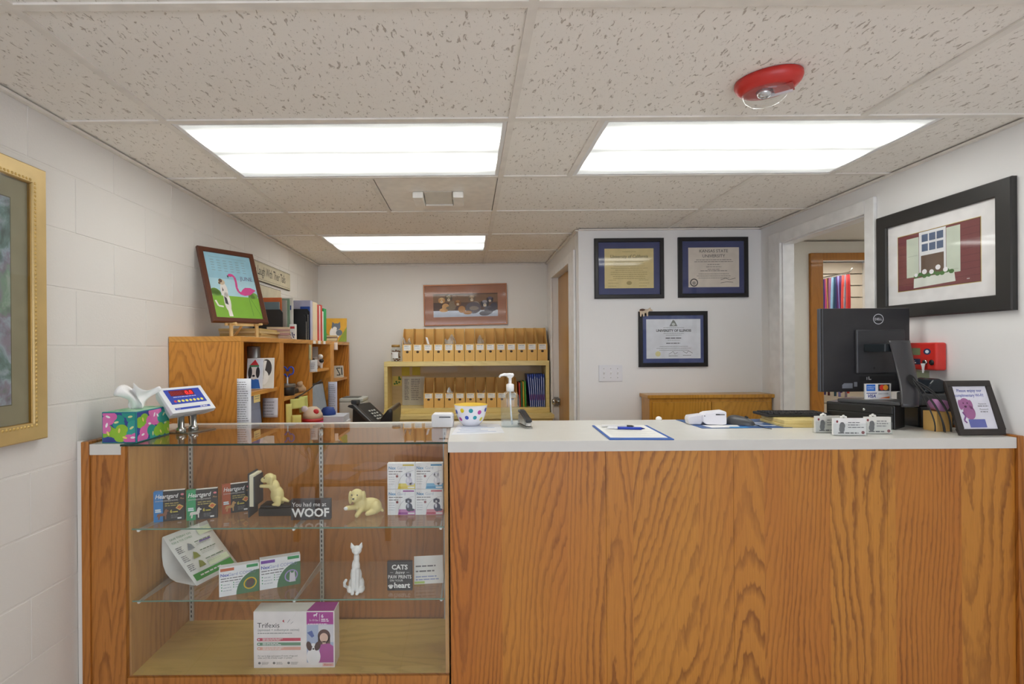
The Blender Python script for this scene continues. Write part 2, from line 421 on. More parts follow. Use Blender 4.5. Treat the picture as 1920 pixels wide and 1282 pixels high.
# oak casing of the store doorway
casing('trim_5', 'oak_trim', [(2.61, 2.705, 3.975, 3.999, 0, 2.09)]); casing('trim_6', 'oak_trim', [(3.455, 3.55, 3.975, 3.999, 0, 2.09)])
casing('trim_7', 'oak_trim', [(2.705, 3.455, 3.975, 3.999, 2.035, 2.09)])
casing('trim_8', 'oak_trim', [(2.61, 2.69, 4.0, 4.08, 0, 2.09), (3.47, 3.55, 4.0, 4.08, 0, 2.09)], 0)
# passage door: white casing, jamb, oak slab
casing('trim_9', 'trim', [(.727, .7445, 3.60, 3.785, 0, 2.06)]); casing('trim_10', 'trim', [(.727, .7445, 4.595, 4.76, 0, 2.06)])
casing('trim_11', 'trim', [(.727, .7445, 3.785, 4.595, 1.995, 2.06)])
d1 = struct(MB('oak_door').box(.795, .835, 3.785, 4.595, .005, 1.995).build('door_1', bevel=.002))
b = MB('chrome').box(.786, .795, 4.515, 4.575, .885, .945)
b.at((.76, 4.545, .915), (0, R(90), 0)).lathe([(.0, -.036), (.02, -.034), (.028, -.022), (.028, -.01), (.014, .0), (.012, .03)], 16)
b.build('door_handle', d1, .001)
MB('steel').box(.750, .790, 4.594, 4.5995, .87, .95).build('strike_plate', d1)
casing('trim_12', 'tbar', [(XL, XL + .02, YF, YB, ZC - .012, ZC - .004)], 0)
casing('trim_13', 'tbar', [(XR - .02, XR, YF, YD, ZC - .012, ZC - .004), (XB, XR, YD - .02, YD, ZC - .012, ZC - .004), (XL, XB, YB - .02, YB, ZC - .012, ZC - .004), (XB - .02, XB, YD, YB, ZC - .012, ZC - .004)], 0)

# ceiling: base slab, lay-in tiles and tee bars
ce = struct(MB('wall').box(-1.7, 4.0, YF - .12, 5.3, ZC + .014, ZC + .08).build('ceiling'))
DC = [-1.42, -1.05, .157, 1.376, 2.0]
rows = [(YF, -2.45, DC, {})]
for k in range(-6, 6):
    y0 = 1.21 + .61 * k; y1 = y0 + .61
    cols, sp = DC, {}
    if k == -5: sp = {1: 'L', 2: 'L'}
    if k == 1: cols, sp = [-1.42, -1.05, .157, .475, 1.69, 2.0], {1: 'L', 3: 'L'}
    if k == 2: cols, sp = [-1.42, -1.05, -.453, .157, 1.35, 2.0], {2: 'P'}
    if k == 3: cols = [-1.42, -1.05, .157, 1.35, 2.0]
    if k == 4: cols, sp = [-1.42, -1.05, .157, .86], {1: 'L'}
    if k == 5: cols, y1 = [-1.42, -1.05, .157, .86], YB + .01
    rows.append((y0, y1, cols, sp))
tcache = {}; lamps = []; panel = None
zt = ZC + .001
for (y0, y1, cols, sp) in rows:
    for i, (a, b_) in enumerate(zip(cols, cols[1:])):
        if i in sp:
            if sp[i] == 'L': lamps.append((a, b_, y0, y1))
            else: panel = (a, b_, y0, y1)
            continue
        key = (round(b_ - a, 3), round(y1 - y0, 3))
        if key not in tcache:
            o = MB('tile').box(.004, b_ - a - .004, .004, y1 - y0 - .004, 0, .012).build('ceiling_tile', ce, .0015, 1); tcache[key] = o.data
        else:
            o = bpy.data.objects.new('ceiling_tile', tcache[key]); COL.objects.link(o); o.parent = ce
        o.location = (a, y0, zt + .001)
    xr = cols[-1] if cols[-1] > 1.9 else XB
    MB('tbar').box(XL, min(xr, XR), y0 - .012, y0 + .012, ZC - .004, ZC + .0015).build('grid_bar', ce)
    for a in cols[1:-1]:
        if a < (XR if y0 < 3.2 else XB): MB('tbar').box(a - .012, a + .012, y0 + .012, min(y1 - .012, YB), ZC - .004, ZC + .0015).build('grid_bar', ce)

# fluorescent troffers
def lamp_mat():
    t = NT('fluorescent_diffuser'); s = t.n('SeparateXYZ', {0: t.obj()}).outputs
    y = t.math('ABSOLUTE', s[1]); d = t.math('SUBTRACT', y, .125)
    g = t.math('POWER', 2.718, t.math('MULTIPLY', t.math('MULTIPLY', d, d), -240.0))
    xa = t.math('ABSOLUTE', s[0]); ends = t.n('MapRange', {0: xa, 1: .60, 2: .48, 3: .35, 4: 1.0}, interpolation_type='SMOOTHSTEP').outputs[0]
    n = t.noise(t.map(t.obj(), (3, 14, 1)), 2, 2); n = t.n('MapRange', {0: n, 1: .3, 2: .7, 3: .85, 4: 1.1}).outputs[0]
    st = t.math('MULTIPLY', t.math('ADD', t.math('MULTIPLY', t.math('MULTIPLY', g, ends), 1.0), .058), t.math('MULTIPLY', n, LAMP * 1.6))
    prism = t.n('TexVoronoi', {'Vector': t.map(t.obj(), (140, 140, 1)), 'Scale': 1.0}).outputs[0]
    return t.pbr('#5a5c5c', .5, bump=prism, bstr=.1, emis=(.99, 1.0, .95, 1), estr=st)
M['diffuser'] = lamp_mat()
LN = ['long ceiling light panel above the left side of the counter', 'long ceiling light panel above the counter near the red strobe',
      'far ceiling light panel in front of the back wall']
vis = [l for l in lamps if l[2] > 1]; hid = [l for l in lamps if l[2] < 1]
vis.sort(key=lambda l: (l[2], l[0]))
for i, (a, b_, y0, y1) in enumerate(vis + hid):
    cx, cy, w, h = (a + b_) / 2, (y0 + y1) / 2, (b_ - a) / 2 - .013, (y1 - y0) / 2 - .013
    lab = LN[i] if i < 3 else 'ceiling light panel above the waiting area by the %s' % ('left block wall' if a < 0 else 'picture wall')  # the panels behind the camera are unseen, added to brighten the room
    L = thing('ceiling_light', lab, 'ceiling light', (cx, cy, ZC), 0, 'fluorescent ceiling lights')
    MB('white').box(-w, w, -h, -h + .016, -.002, .012).box(-w, w, h - .016, h, -.002, .012).box(-w, -w + .016, -h + .016, h - .016, -.002, .012).box(w - .016, w, -h + .016, h - .016, -.002, .012).build('frame', L)
    MB('diffuser').box(-w + .016, w - .016, -h + .016, h - .016, .001, .011).build('diffuser', L)
# unseen lamps added to light the corridor and the store
for nm, x, y in (('above the corridor behind the doorway', 3.0, 2.9), ('above the slatted store wall', 3.2, 4.55)):
    L = thing('ceiling_light', 'ceiling light panel ' + nm, 'ceiling light', (x, y, ZC), 0, 'fluorescent ceiling lights')
    MB('white').box(-.6, .6, -.3, -.28, -.004, .013).box(-.6, .6, .28, .3, -.004, .013).box(-.6, -.58, -.28, .28, -.004, .013).box(.58, .6, -.28, .28, -.004, .013).build('frame', L)
    MB('diffuser').box(-.58, .58, -.28, .28, .0, .012).build('diffuser', L)

# air vent panel
a, b_, y0, y1 = panel
V = thing('air_vent', 'white square ceiling vent panel with small boxed outlet', 'air vent', ((a + b_) / 2, (y0 + y1) / 2, ZC))
MB(C('#f3eee5', .3)).box(-.29, .29, -.292, .292, .0, .012).build('panel', V, .002)
b = MB(C('#f6f3ec', .4)); b.box(-.13, -.075, -.085, .085, -.032, .0).box(.075, .13, -.085, .085, -.032, .0).box(-.0745, .0745, .06, .085, -.032, 0)
b.build('outlet_housing', V, .006)
MB(C('#d8d2c6', .4)).add([(-.07, -.085, -.001), (.07, -.085, -.001), (.07, .045, -.026), (-.07, .045, -.026), (-.07, -.085, -.004), (.07, -.085, -.004), (.07, .045, -.029), (-.07, .045, -.029)],
   [(0, 1, 2, 3), (7, 6, 5, 4), (0, 4, 5, 1), (1, 5, 6, 2), (2, 6, 7, 3), (3, 7, 4, 0)]).build('louver', V)

# fire alarm strobe on the ceiling
p = W(1440, 150, 1.56)
S_ = thing('fire_strobe', 'red oval fire alarm strobe with clear lens on the ceiling', 'fire alarm', (p.x, 1.56, ZC - .001), R(-38)); S_.scale = (.77, .85, .9)
red = C('#c8322b', .35)
MB(red).lathe([(.118, .001), (.119, -.012), (.113, -.024), (.1, -.036), (.086, -.042), (0.0, -.042)], 40, 1.0, .72).build('base', S_)
MB('acrylic').at((-.008, -.002, 0)).lathe([(.08, -.0425), (.078, -.052), (.067, -.068), (.046, -.082), (.02, -.089), (0, -.09)], 32, 1.05, .78).build('lens', S_)
MB(C('#d8d8da', .2, .8)).at((-.012, -.006, 0)).lathe([(.03, -.043), (.022, -.056), (.012, -.062), (0, -.062)], 16).build('reflector', S_)
MB(C('#b54a44', .4)).box(.02, .085, -.03, .03, -.048, -.043).build('label_plate', S_, .001)
MB(C('#e8e4e4', .3)).at((.03, .02, -.0)).box(-.05, .05, -.003, .003, -.055, -.043).build('bulb_guard', S_)

# ------------------------------------------------------------------ reception counter and glass display case
YC = 1.862                                                   # front of the worktop
K = thing('reception_counter', 'oak veneered reception counter base under the white worktop', 'counter', (0, 0, 0))
for a, b_ in ((-.070, .488), (.4885, .945), (.9455, 1.495), (1.4955, 1.952)):
    MB('oak_front').box(a, b_, 1.87, 1.885, .02, 1.0105).build('panel', K, .0006, 1)
MB('oak_back').box(-.068, 1.952, 1.8855, 2.38, 0, 1.0095).build('carcass', K)
MB('oak_post').box(1.953, 1.974, 1.858, 2.39, 0, 1.056).build('end_strip', K, .002)
wt = MB('lam').box(-.0755, 1.952, YC, 2.39, 1.0112, 1.05)
wt.box(-1.356, -1.2425, YC + .004, 2.39, 1.0112, 1.05).box(-1.2425, -.0755, 2.345, 2.39, 1.0112, 1.05)
tag(wt.build('worktop', bevel=.0015, seg=2), 'white laminate worktop running across counter and around glass case', 'worktop')

D_ = thing('display_case', 'oak framed glass display case at the left end of the counter', 'display case', (0, 0, 0))
MB('wall').box(-1.404, -1.386, 1.872, 1.90, 0, 1.06).build('scribe_strip', D_)
b = MB('oak_post').box(-1.3855, -1.357, 1.864, 2.39, 0, 1.058); b.build('end_board', D_, .0025)
MB('oak_post').box(-1.3565, -1.2435, 1.872, 1.892, 0, 1.0105).build('front_post', D_, .001, 1)
MB('oak_post').box(-1.2422, -1.2285, 1.864, 2.30, 0, 1.0405).build('stile', D_, .0015)
MB('oak_case').box(-1.228, -1.222, 1.884, 2.268, .212, 1.04).build('side_panel', D_)
MB('oak_case').box(-.090, -.0765, 1.884, 2.268, .212, 1.04).build('side_panel', D_)
MB('oak_back').box(-1.228, -.64, 2.268, 2.276, .212, 1.04).build('sliding_door', D_)
MB('oak_back').box(-.70, -.0765, 2.2765, 2.2845, .212, 1.04).build('sliding_door', D_)
MB('oak_back').box(-1.228, -.0765, 2.2855, 2.34, 0, 1.01).build('back_board', D_)
MB('case_floor').box(-1.228, -.0765, 1.884, 2.268, .19, .212).build('floor_board', D_)
MB('oak_post').box(-1.2285, -.0765, 1.868, 1.884, 0, .214).build('bottom_rail', D_, .001, 1)
MB('glass').box(-1.2283, -.0785, 1.873, 1.879, .2145, 1.0415).build('front_pane', D_)
g = MB('glass').box(-1.2415, -.0765, 1.860, 2.3445, 1.0425, 1.0495)
g.m('edge').box(-1.2415, -.0765, 1.8592, 1.8599, 1.0427, 1.0493).box(-1.2415, -.0765, 1.8725, 1.8735, 1.0405, 1.0415)
g.build('top_pane', D_)
for zs in (.7345, .4745):
    g = MB('shelf_glass').box(-1.2205, -.0915, 1.889, 2.222, zs, zs + .006)
    g.m('edge_light').box(-1.2205, -.0915, 1.8882, 1.8889, zs + .0005, zs + .0055)
    g.build('glass_shelf', D_)
for xs in (-1.205, -.64, -.105):
    b = MB('standard').box(xs - .008, xs + .008, 2.258, 2.267, .214, 1.038)
    b.m('black')
    for i in range(40): b.box(xs - .0022, xs + .0022, 2.2572, 2.2579, .23 + i * .02, .241 + i * .02)
    b.build('shelf_standard', D_)
    for zs in (.7345, .4745):
        b = MB('standard').prism([(1.90, zs - .0005), (2.257, zs - .0005), (2.257, zs - .035), (2.2, zs - .03), (1.90, zs - .01)], xs - .002, xs + .002, 'X')
        b.m('white').at((xs, 1.903, zs - .006)).ball((0, 0, 0), (.006, .008, .0055), 10, 6)
        b.build('shelf_bracket', D_)
Z1, Z2, Z0 = .7407, .4807, .2122                              # standing heights: upper shelf, lower shelf, case floor

def carton(name, label, cat, p1, p2, h, d, z, body, art, group=None, top=None):
    w = math.hypot(p2[0] - p1[0], p2[1] - p1[1])
    T = thing(name, label, cat, (p1[0], p1[1], z), math.atan2(p2[1] - p1[1], p2[0] - p1[0]), group)
    MB(C(body, .45, var=.02)).box(0, w, 0, d, 0, h).build('box', T, .0008, 1)
    b = MB(); art(b, w, h); b.build('print', T)
    if top: b = MB(); top(b, w, h, d); b.build('top_print', T)
    return T
L1, L2, L3 = -.0003, -.0006, -.0009

def dog_sil(b, x, z, s, col, y, flip=1):        # small standing dog silhouette, s = body length
    b.m(C(col, .6)); P = [(0, .2), (.05, .55), (.2, .62), (.62, .62), (.72, .95), (.86, 1.05), (.93, .92), (1.08, .86), (1.06, .76), (.92, .74), (.9, .5), (.84, .4), (.84, 0), (.74, 0), (.72, .34), (.3, .34), (.24, 0), (.12, 0), (.14, .34), (.07, .3)]
    b.flat([(x + flip * p[0] * s, z + p[1] * s) for p in P], y)
def chew_art(col, dogcol):
    def f(b, w, h):
        b.m(C('#2a2524', .4)).rect(.0, w, 0, h, -.0002)
        b.m(C(col, .4)).rect(0, w * .3, 0, h, L1)
        b.m('white').text('Heartgard', h * .205, w * .045, h * .765, L2, shear=.25, bold=.012, sx=w / (h * 1.16))
        b.m(C('#e27a86')).oval(w * .92, h * .86, w * .055, h * .035, L2); b.m(C('#d9a46b')).text('Plus', h * .08, w * .84, h * .7, L2, shear=.25)
        b.m(C('#cfcac6')).text('(ivermectin/pyrantel)', h * .082, w * .05, h * .665, L2, sx=w / (h * .95))
        b.m(C('#b5a35a')).lines(w * .36, h * .60, w * .58, 2, h * .07, h * .03, L2, 3)
        b.m(C('#dfe9ef')).lines(w * .05, h * .42, w * .2, 2, h * .06, h * .045, L2, 5)
        b.m(C('#e8c06a')).flat([(w * .70, h * .42), (w * .82, h * .54), (w * .96, h * .46), (w * .84, h * .33)], L2)
        b.m(C('#d06a3e')).flat([(w * .74, h * .42), (w * .82, h * .50), (w * .92, h * .45), (w * .84, h * .37)], L3)
        b.m(C('#d8c64a')).text('6', h * .15, w * .52, h * .27, L3, bold=.02); b.lines(w * .62, h * .31, w * .2, 1, .01, h * .035, L2, 8)
        b.m('grey_txt').lines(w * .55, h * .2, w * .3, 3, h * .045, h * .02, L2, 9)
        b.m('white').lines(w * .76, h * .1, w * .2, 1, .01, h * .05, L2, 4)
        dog_sil(b, w * .10, h * .07, w * .36, dogcol, L3)
    def top(b, w, h, d):
        b.m(C(col, .4)).add([(0, 0, h + .0003), (w * .3, 0, h + .0003), (w * .3, d, h + .0003), (0, d, h + .0003)], [(0, 1, 2, 3)])
        b.m('white').add([(w * .3, 0, h + .0003), (w, 0, h + .0003), (w, d, h + .0003), (w * .3, d, h + .0003)], [(0, 1, 2, 3)])
    return f, top
for (p1, p2, col, dc, nm) in (((-1.180, 1.952), (-1.081, 1.985), '#2f7fc4', '#8a5a44', 'blue'), ((-1.066, 1.968), (-.966, 2.004), '#2f9a63', '#dcd8d2', 'green'), ((-.968, 2.045), (-.876, 2.092), '#b4552a', '#c79a64', 'orange')):
    f, tp = chew_art(col, dc)
    carton('medicine_box', 'black pet medicine box with %s side stripe on upper glass shelf' % nm, 'box', p1, p2, .113, .02, Z1, '#2e2a29', f, 'heartworm chew boxes', tp)

def nex_art(col, dog, band):
    def f(b, w, h):
        b.m(C('#f2f3f5', .4)).rect(0, w, 0, h, -.0002)
        b.m(C('#3f8fc0')).text('Nex', h * .16, w * .04, h * .77, L2, bold=.02); b.m(C('#b9c4d4')).text('Gard', h * .16, w * .35, h * .77, L2)
        b.m(C(col)).rect(w * .56, w * .96, h * .90, h * .96, L1)
        b.m('grey_txt').lines(w * .05, h * .70, w * .5, 1, .01, h * .03, L1, 2).lines(w * .05, h * .60, w * .36, 1, .01, h * .03, L1, 6)
        b.m(C('#b4b8c2')).lines(w * .05, h * .48, w * .26, 4, h * .09, h * .02, L1, 7)
        b.m(C('#8b4d52')).oval(w * .35, h * .5, w * .045, h * .05, L2)
        b.m(C(band)).flat([(w * .37, 0), (w, 0), (w, h * .22), (w * .41, h * .22)], L1)
        b.m(C(col)).rect(w * .40, w * .72, h * .03, h * .10, L2)
        b.m('white').rect(w * .74, w * .97, h * .035, h * .09, L2)
        b.m(C('#9aa0aa')).ring(w * 1.0, h * .1, w * .62, h * .62, w * .008, L1, 14, 0, R(95), R(175))
        c1, c2 = dog                                             # sitting dog: body, chest, head, ears
        b.m(C(c1)).oval(w * .78, h * .30, w * .12, h * .17, L3).oval(w * .76, h * .55, w * .085, h * .10, L3).oval(w * .68, h * .55, w * .035, h * .08, L3).oval(w * .84, h * .55, w * .035, h * .08, L3).oval(w * .88, h * .2, w * .09, h * .05, L3)
        b.m(C(c2)).oval(w * .74, h * .36, w * .04, h * .09, -.0011).oval(w * .75, h * .52, w * .035, h * .05, -.0011)
        b.m('black').oval(w * .745, h * .50, w * .014, h * .014, -.0013)
    return f
nx = [(-.3165, -.2095), (-.2085, -.1015)]
for j, row in enumerate(((('#a0509c', ('#4a4e60', '#b8bcc8'), '#c583b8', 'purple banded pet medicine box under the yellow one on upper shelf'), ('#c04a60', ('#454660', '#e8e8ee'), '#d891a0', 'red banded pet medicine box under the blue one on upper shelf')),
                        (('#d9bf3a', ('#cdcbdc', '#e6e4ee'), '#e6d569', 'yellow banded white pet medicine box on top of the purple one'), ('#2f8fc4', ('#d9dae4', '#f0f0f4'), '#6fb4da', 'blue banded white pet medicine box on top of the red one')))):
    for i, (col, dog, band, lab) in enumerate(row):
        carton('medicine_box', lab, 'box', (nx[i][0], 2.02), (nx[i][1], 2.02), .099, .028, Z1 + j * .1, '#eef0f2', nex_art(col, dog, band), 'white flea tablet boxes')

def combo_art(col, ringc):
    def f(b, w, h):
        b.m(C('#eff0f3', .4)).rect(0, w, 0, h, -.0002)
        b.m(C(col)).rect(w * .03, w * .37, h * .86, h * .96, L1)
        b.m('#3c9a5e').rect(w * .68, w * .97, h * .88, h * .98, L1)
        b.m('#4a56b8').text('Nex', h * .15, w * .03, h * .68, L2, bold=.02); b.m('#8f97c4').text('Gard COMBO', h * .15, w * .22, h * .68, L2)
        b.m('grey_txt').lines(w * .04, h * .62, w * .55, 2, h * .09, h * .03, L1, 2)
        b.m('#b9bdc8').lines(w * .10, h * .40, w * .22, 3, h * .1, h * .025, L1, 3).lines(w * .4, h * .44, w * .16, 3, h * .08, h * .025, L1, 5)
        b.m('#3c9a6a')
        for q in range(3): b.rect(w * .05, w * .075, h * (.39 - .1 * q), h * (.43 - .1 * q), L1).rect(w * .345, w * .37, h * (.42 - .08 * q), h * (.455 - .08 * q), L1)
        P = [(w * (1 - .58 * math.cos(a)), h * (.78 * math.sin(a))) for a in [i * PI / 2 / 10 for i in range(11)]] + [(w, 0)]
        b.m('#4f7a58').flat(P, L2)
        b.m(ringc).ring(w * .77, h * .33, w * .17, h * .2, w * .03, L3, 22, .5)
        if ringc == '#e0b722': b.m('#5d4a48').oval(w * .77, h * .34, w * .10, h * .17, -.0011, 14, -.5)
        else: b.m('#d8d2dc').flat([(w * .72, h * .12), (w * .74, h * .5), (w * .77, h * .42), (w * .82, h * .42), (w * .85, h * .5), (w * .88, h * .12)], -.0011)
    return f
carton('medicine_box', 'white and green combo box with yellow ring, front of lower shelf', 'box', (-.9157, 1.907), (-.790, 1.959), .106, .03, Z2, '#edeef0', combo_art('#c86a48', '#e0b722'), 'combo medicine boxes')
carton('medicine_box', 'white and green combo box with purple ring, lower shelf', 'box', (-.7885, 1.960), (-.654, 2.0155), .113, .03, Z2, '#edeef0', combo_art('#7a4aa8', '#a894cc'), 'combo medicine boxes')

def big_art(b, w, h):
    b.m(C('#efe9ea', .45)).rect(0, w, 0, h, -.0002)
    b.m('dk_txt').text('Trifexis', h * .125, w * .045, h * .715, L2, sx=1.05); b.m('grey_txt').text('(spinosad + milbemycin oxime)', h * .062, w * .05, h * .655, L2, sx=.95)
    b.lines(w * .05, h * .62, w * .55, 1, .01, h * .012, L1, 4)
    b.m('#c03a4e').flat([(w * .355, h * .83), (w * .375, h * .86), (w * .38, h * .80)], L2); b.m('#9a96a0').stroke([(w * .42, h * .80), (w * .45, h * .86)], w * .006, L2).stroke([(w * .46, h * .78), (w * .49, h * .82)], w * .005, L2)
    for q, (cc, zz) in enumerate((('#cf4463', .475), ('#6f9a80', .395), ('#eab0a0', .315))):
        b.m(cc).rect(w * .06, w * .58, h * zz, h * (zz + .055), L1).oval(w * .06, h * (zz + .0275), w * .02, h * .0275, L1, 14)
        b.m('white').oval(w * .065, h * (zz + .0275), w * .012, h * .014, L2, 10).lines(w * .11, h * (zz + .046), w * .26, 2, h * .022, h * .012, L2, q)
    b.m('dk_txt').text('For use in dogs and puppies 8 weeks of age and', h * .0365, w * .05, h * .20, L1).text('older and 5 lbs of body weight or greater', h * .0365, w * .05, h * .165, L1)
    b.m('grey_txt')
    for q in range(3): b.oval(w * (.07 + .18 * q), h * .085, w * .017, h * .022, L1, 10).lines(w * (.1 + .18 * q), h * .10, w * .09, 3, h * .016, h * .006, L1, q)
    x0, x1 = w * .655, w * .985
    b.m('#b0379a').rect(x0, x1, h * .765, h * .985, L1)
    b.m('#f2e6f2').rect(w * .815, w * .819, h * .82, h * .955, L2).text('6', h * .085, w * .835, h * .885, L2, bold=.03).lines(w * .835, h * .865, w * .11, 2, h * .03, h * .018, L2, 3)
    b.text('5-10 lbs', h * .05, w * .69, h * .825, L2).lines(w * .67, h * .80 - .004, w * .3, 1, .01, h * .012, L2, 7)
    dog_sil(b, w * .74, h * .90, w * .05, '#f6eef6', L2)
    b.m('#aebad6').rect(x0, x1, h * .09, h * .76, L1); b.m('#d9d7e0').rect(w * .80, x1, h * .45, h * .755, L2); b.m('#5468ac').flat([(w * .66, h * .62), (w * .72, h * .66), (w * .75, h * .56), (w * .72, h * .53)], L2)
    b.m('#5a3a38').oval(w * .87, h * .56, w * .078, h * .12, L3).rect(w * .795, w * .945, h * .40, h * .56, L3)
    b.m('#e3bfae').oval(w * .868, h * .53, w * .052, h * .085, -.0011).rect(w * .85, w * .89, h * .41, h * .47, -.0011)
    b.m('#b04f9c').flat([(w * .80, h * .09), (w * .985, h * .09), (w * .985, h * .38), (w * .93, h * .43), (w * .82, h * .41)], -.0013)
    b.m('#f0eef2').oval(w * .74, h * .20, w * .085, h * .16, -.0015).oval(w * .738, h * .36, w * .05, h * .075, -.0016)
    b.m('#4a2d2e').oval(w * .685, h * .385, w * .033, h * .085, -.0017, 16, .25).oval(w * .79, h * .385, w * .035, h * .085, -.0017, 16, -.35)
    b.m('black').oval(w * .738, h * .335, w * .012, h * .014, -.0018).oval(w * .72, h * .375, w * .007, h * .009, -.0018, 10).oval(w * .757, h * .375, w * .007, h * .009, -.0018, 10)
    b.m('#e8b9b4').rect(w * .85, x1, h * .02, h * .075, L1); b.m('#c0392b').text('Elanco', h * .05, w * .868, h * .035, L2)
def big_top(b, w, h, d):
    b.m('#b0379a').add([(w * .655, .002, h + .0003), (w * .99, .002, h + .0003), (w * .99, d, h + .0003), (w * .70, d, h + .0003)], [(0, 1, 2, 3)])
carton('medicine_box', 'large white and magenta tablet box on the case floor', 'box', (-.798, 1.924), (-.500, 1.924), .207, .07, Z0, '#efeae6', big_art, None, big_top)

# block signs
def sign(name, label, p1, p2, h, d, z, art):
    w = math.hypot(p2[0] - p1[0], p2[1] - p1[1])
    T = thing(name, label, 'sign', (p1[0], p1[1], z), math.atan2(p2[1] - p1[1], p2[0] - p1[0]))
    MB(C('#3a383b', .6)).box(0, w, 0, d, 0, h).build('block', T, .001, 1)
    b = MB(C('#f1f0ee', .6)); art(b, w, h); b.build('lettering', T); return T
def woof(b, w, h):
    b.text('You had me at', h * .30, w * .03, h * .66, L1, sx=.93); b.text('WOOF', h * .58, w * .03, h * .16, L1, bold=.03, sx=.98)
sign('block_sign', 'dark block sign reading You had me at WOOF', (-.672, 1.966), (-.524, 1.972), .077, .02, Z1, woof)
def cats(b, w, h):
    c = w / 2
    b.text('CATS', h * .23, c, h * .74, L1, 'CENTER', bold=.03); b.text('leave', h * .16, c, h * .585, L1, 'CENTER', .4)
    b.rect(w * .12, w * .24, h * .625, h * .633, L1).rect(w * .76, w * .88, h * .625, h * .633, L1)
    b.text('PAW PRINTS', h * .175, c, h * .42, L1, 'CENTER', bold=.01, sx=.82); b.text('ON YOUR', h * .10, w * .1, h * .32, L1, sx=1.0)
    b.text('heart', h * .26, w * .27, h * .10, L1, bold=.03, sx=1.0)
    b.oval(w * .14, h * .12, w * .07, h * .05, L1)
    for q in (-.08, -.03, .03, .08): b.oval(w * (.14 + q), h * (.20 - abs(q) * .4), w * .025, h * .03, L1, 10)
sign('block_sign', 'dark square sign reading CATS leave PAW PRINTS ON YOUR heart', (-.309, 1.95), (-.2155, 1.95), .107, .018, Z2, cats)

# small folded tent card beside the cats sign
T = thing('tent_card', 'small folded white tent card at the right end of lower shelf', 'card', (-.2135, 2.0, Z2), R(6))
b = MB('paper'); b.prism([(0, 0), (.0008, 0), (.0405, .089), (.0798, 0), (.0806, 0), (.041, .0915), (.040, .0915)], 0, .112, 'X'); b.build('card', T)
b = MB('#5f7ab8'); ang = math.atan2(.04, .09)
b.at((0, -.0005, 0), (-ang, 0, 0)); b.rect(.006, .10, .082, .086, 0); b.m('grey_txt').lines(.006, .066, .10, 2, .018, .005, 0, 3); b.m('#9aa4c8').lines(.006, .028, .09, 2, .01, .004, 0, 5); b.m('#b8d070').rect(.001, .04, .002, .01, 0)
b.build('print', T)

# curled brochure on the lower shelf
e = Vector((.343, .939, 0)); n_ = Vector((-.939, .343, 0))
T = thing('brochure', 'curled white brochure with green band on lower glass shelf', 'brochure', (-1.047, 2.0, Z2), 0)
T.rotation_euler = (0, 0, math.atan2(e.y, e.x))          # local x runs along the sheet, local +y along n_
prof = [(0, .0004), (.045, .041), (.09, .083), (.13, .121), (.155, .147), (.172, .168), (.176, .165), (.178, .13), (.178, .09), (.172, .055), (.158, .028), (.135, .01), (.105, .0008), (.06, .0006), (.01, .0006)]
MB(C('#ecebe6', .6)).grid(lambda u, v: (u * .213, *(lambda q: (q[0], q[1]))(prof[round(v * (len(prof) - 1))])), 4, len(prof) - 1).build('sheet', T, thick=.0006)
b = MB(); sl = math.hypot(.172, .168); an = math.atan2(.168, .172)
b.X = Matrix(((1, 0, 0, 0), (0, -math.sin(an), math.cos(an), 0), (0, math.cos(an), math.sin(an), 0), (0, 0, 0, 1)))
b.X = Matrix.Translation((0, -.0012, .0012)) @ Matrix(((1, 0, 0, 0), (0, math.sin(an), math.cos(an), 0), (0, -math.cos(an), math.sin(an), 0), (0, 0, 0, 1)))
b.m('#3f9a3e').rect(.012, .20, .016, .045, 0); b.m('#dfe8c8').rect(.1, .2, .05, .075, 0).rect(.14, .205, .19, .222, 0)
b.m('#5f8f62').text('SAVE TODAY ON', .0125, .012, .21, -.0003).text('FLEA & TICK COMBO', .0125, .012, .193, -.0003, sx=.8)
for q in range(3):
    zz = .145 - q * .042; cc = ('#8a8f94', '#9aa04a', '#8f9440')[q]
    b.m(cc).flat([(.055, zz), (.088, zz), (.082, zz + .022), (.07, zz + .03)], -.0003); b.m('grey_txt').lines(.012, zz + .028, .03, 4, .008, .003, -.0003, q)
    b.m('#7d8f78').lines(.1, zz + .026, .10, 1, .01, .0045, -.0003, q + 3); b.m('#c4c8c0').lines(.1, zz + .016, .085, 2, .007, .0025, -.0003, q + 6)
b.m('#6a4aa0').rect(.12, .175, .160, .166, -.0003); b.m('white').lines(.04, .034, .13, 1, .01, .006, -.0003, 4)
b.build('print', T)

# ------------------------------------------------------------------ figurines in the case
yel = C('#e5d493', .5)
# puppy climbing up on books
T = thing('figurine', 'cream puppy figurine climbing an upright book on black books', 'figurine', (-.76, 2.035, Z1))
MB(C('#26221f', .5)).box(-.055, .075, -.02, .06, 0, .03).box(-.05, .07, -.015, .055, .0305, .04).build('black_book', T, .003)
b = MB(C('#3a3c3f', .5)); b.box(-.088, -.083, -.035, .05, .0, .168).box(-.0665, -.062, -.035, .05, .041, .155); b.build('book_cover', T, .001)
MB(C('#e9e2c8', .8)).box(-.0828, -.0667, -.033, .048, .041, .162).build('book_pages', T, .001)
pup = [((.012, 0, .078), (.026, .022, .034)), ((.0, 0, .112), (.021, .019, .03), (0, -.35, 0)), ((-.016, -.004, .143), (.022, .019, .02)), ((-.036, -.006, .137), (.014, .012, .011)), ((-.005, -.02, .137), (.008, .005, .017)), ((-.003, .014, .137), (.008, .005, .017))]
pup += limb((-.01, -.014, .115), (-.045, -.014, .115), .0085, .007) + limb((-.01, .012, .11), (-.046, .012, .108), .0085, .007) + limb((.018, -.014, .065), (.022, -.018, .048), .014, .011) + limb((.018, .012, .065), (.024, .014, .048), .014, .011)
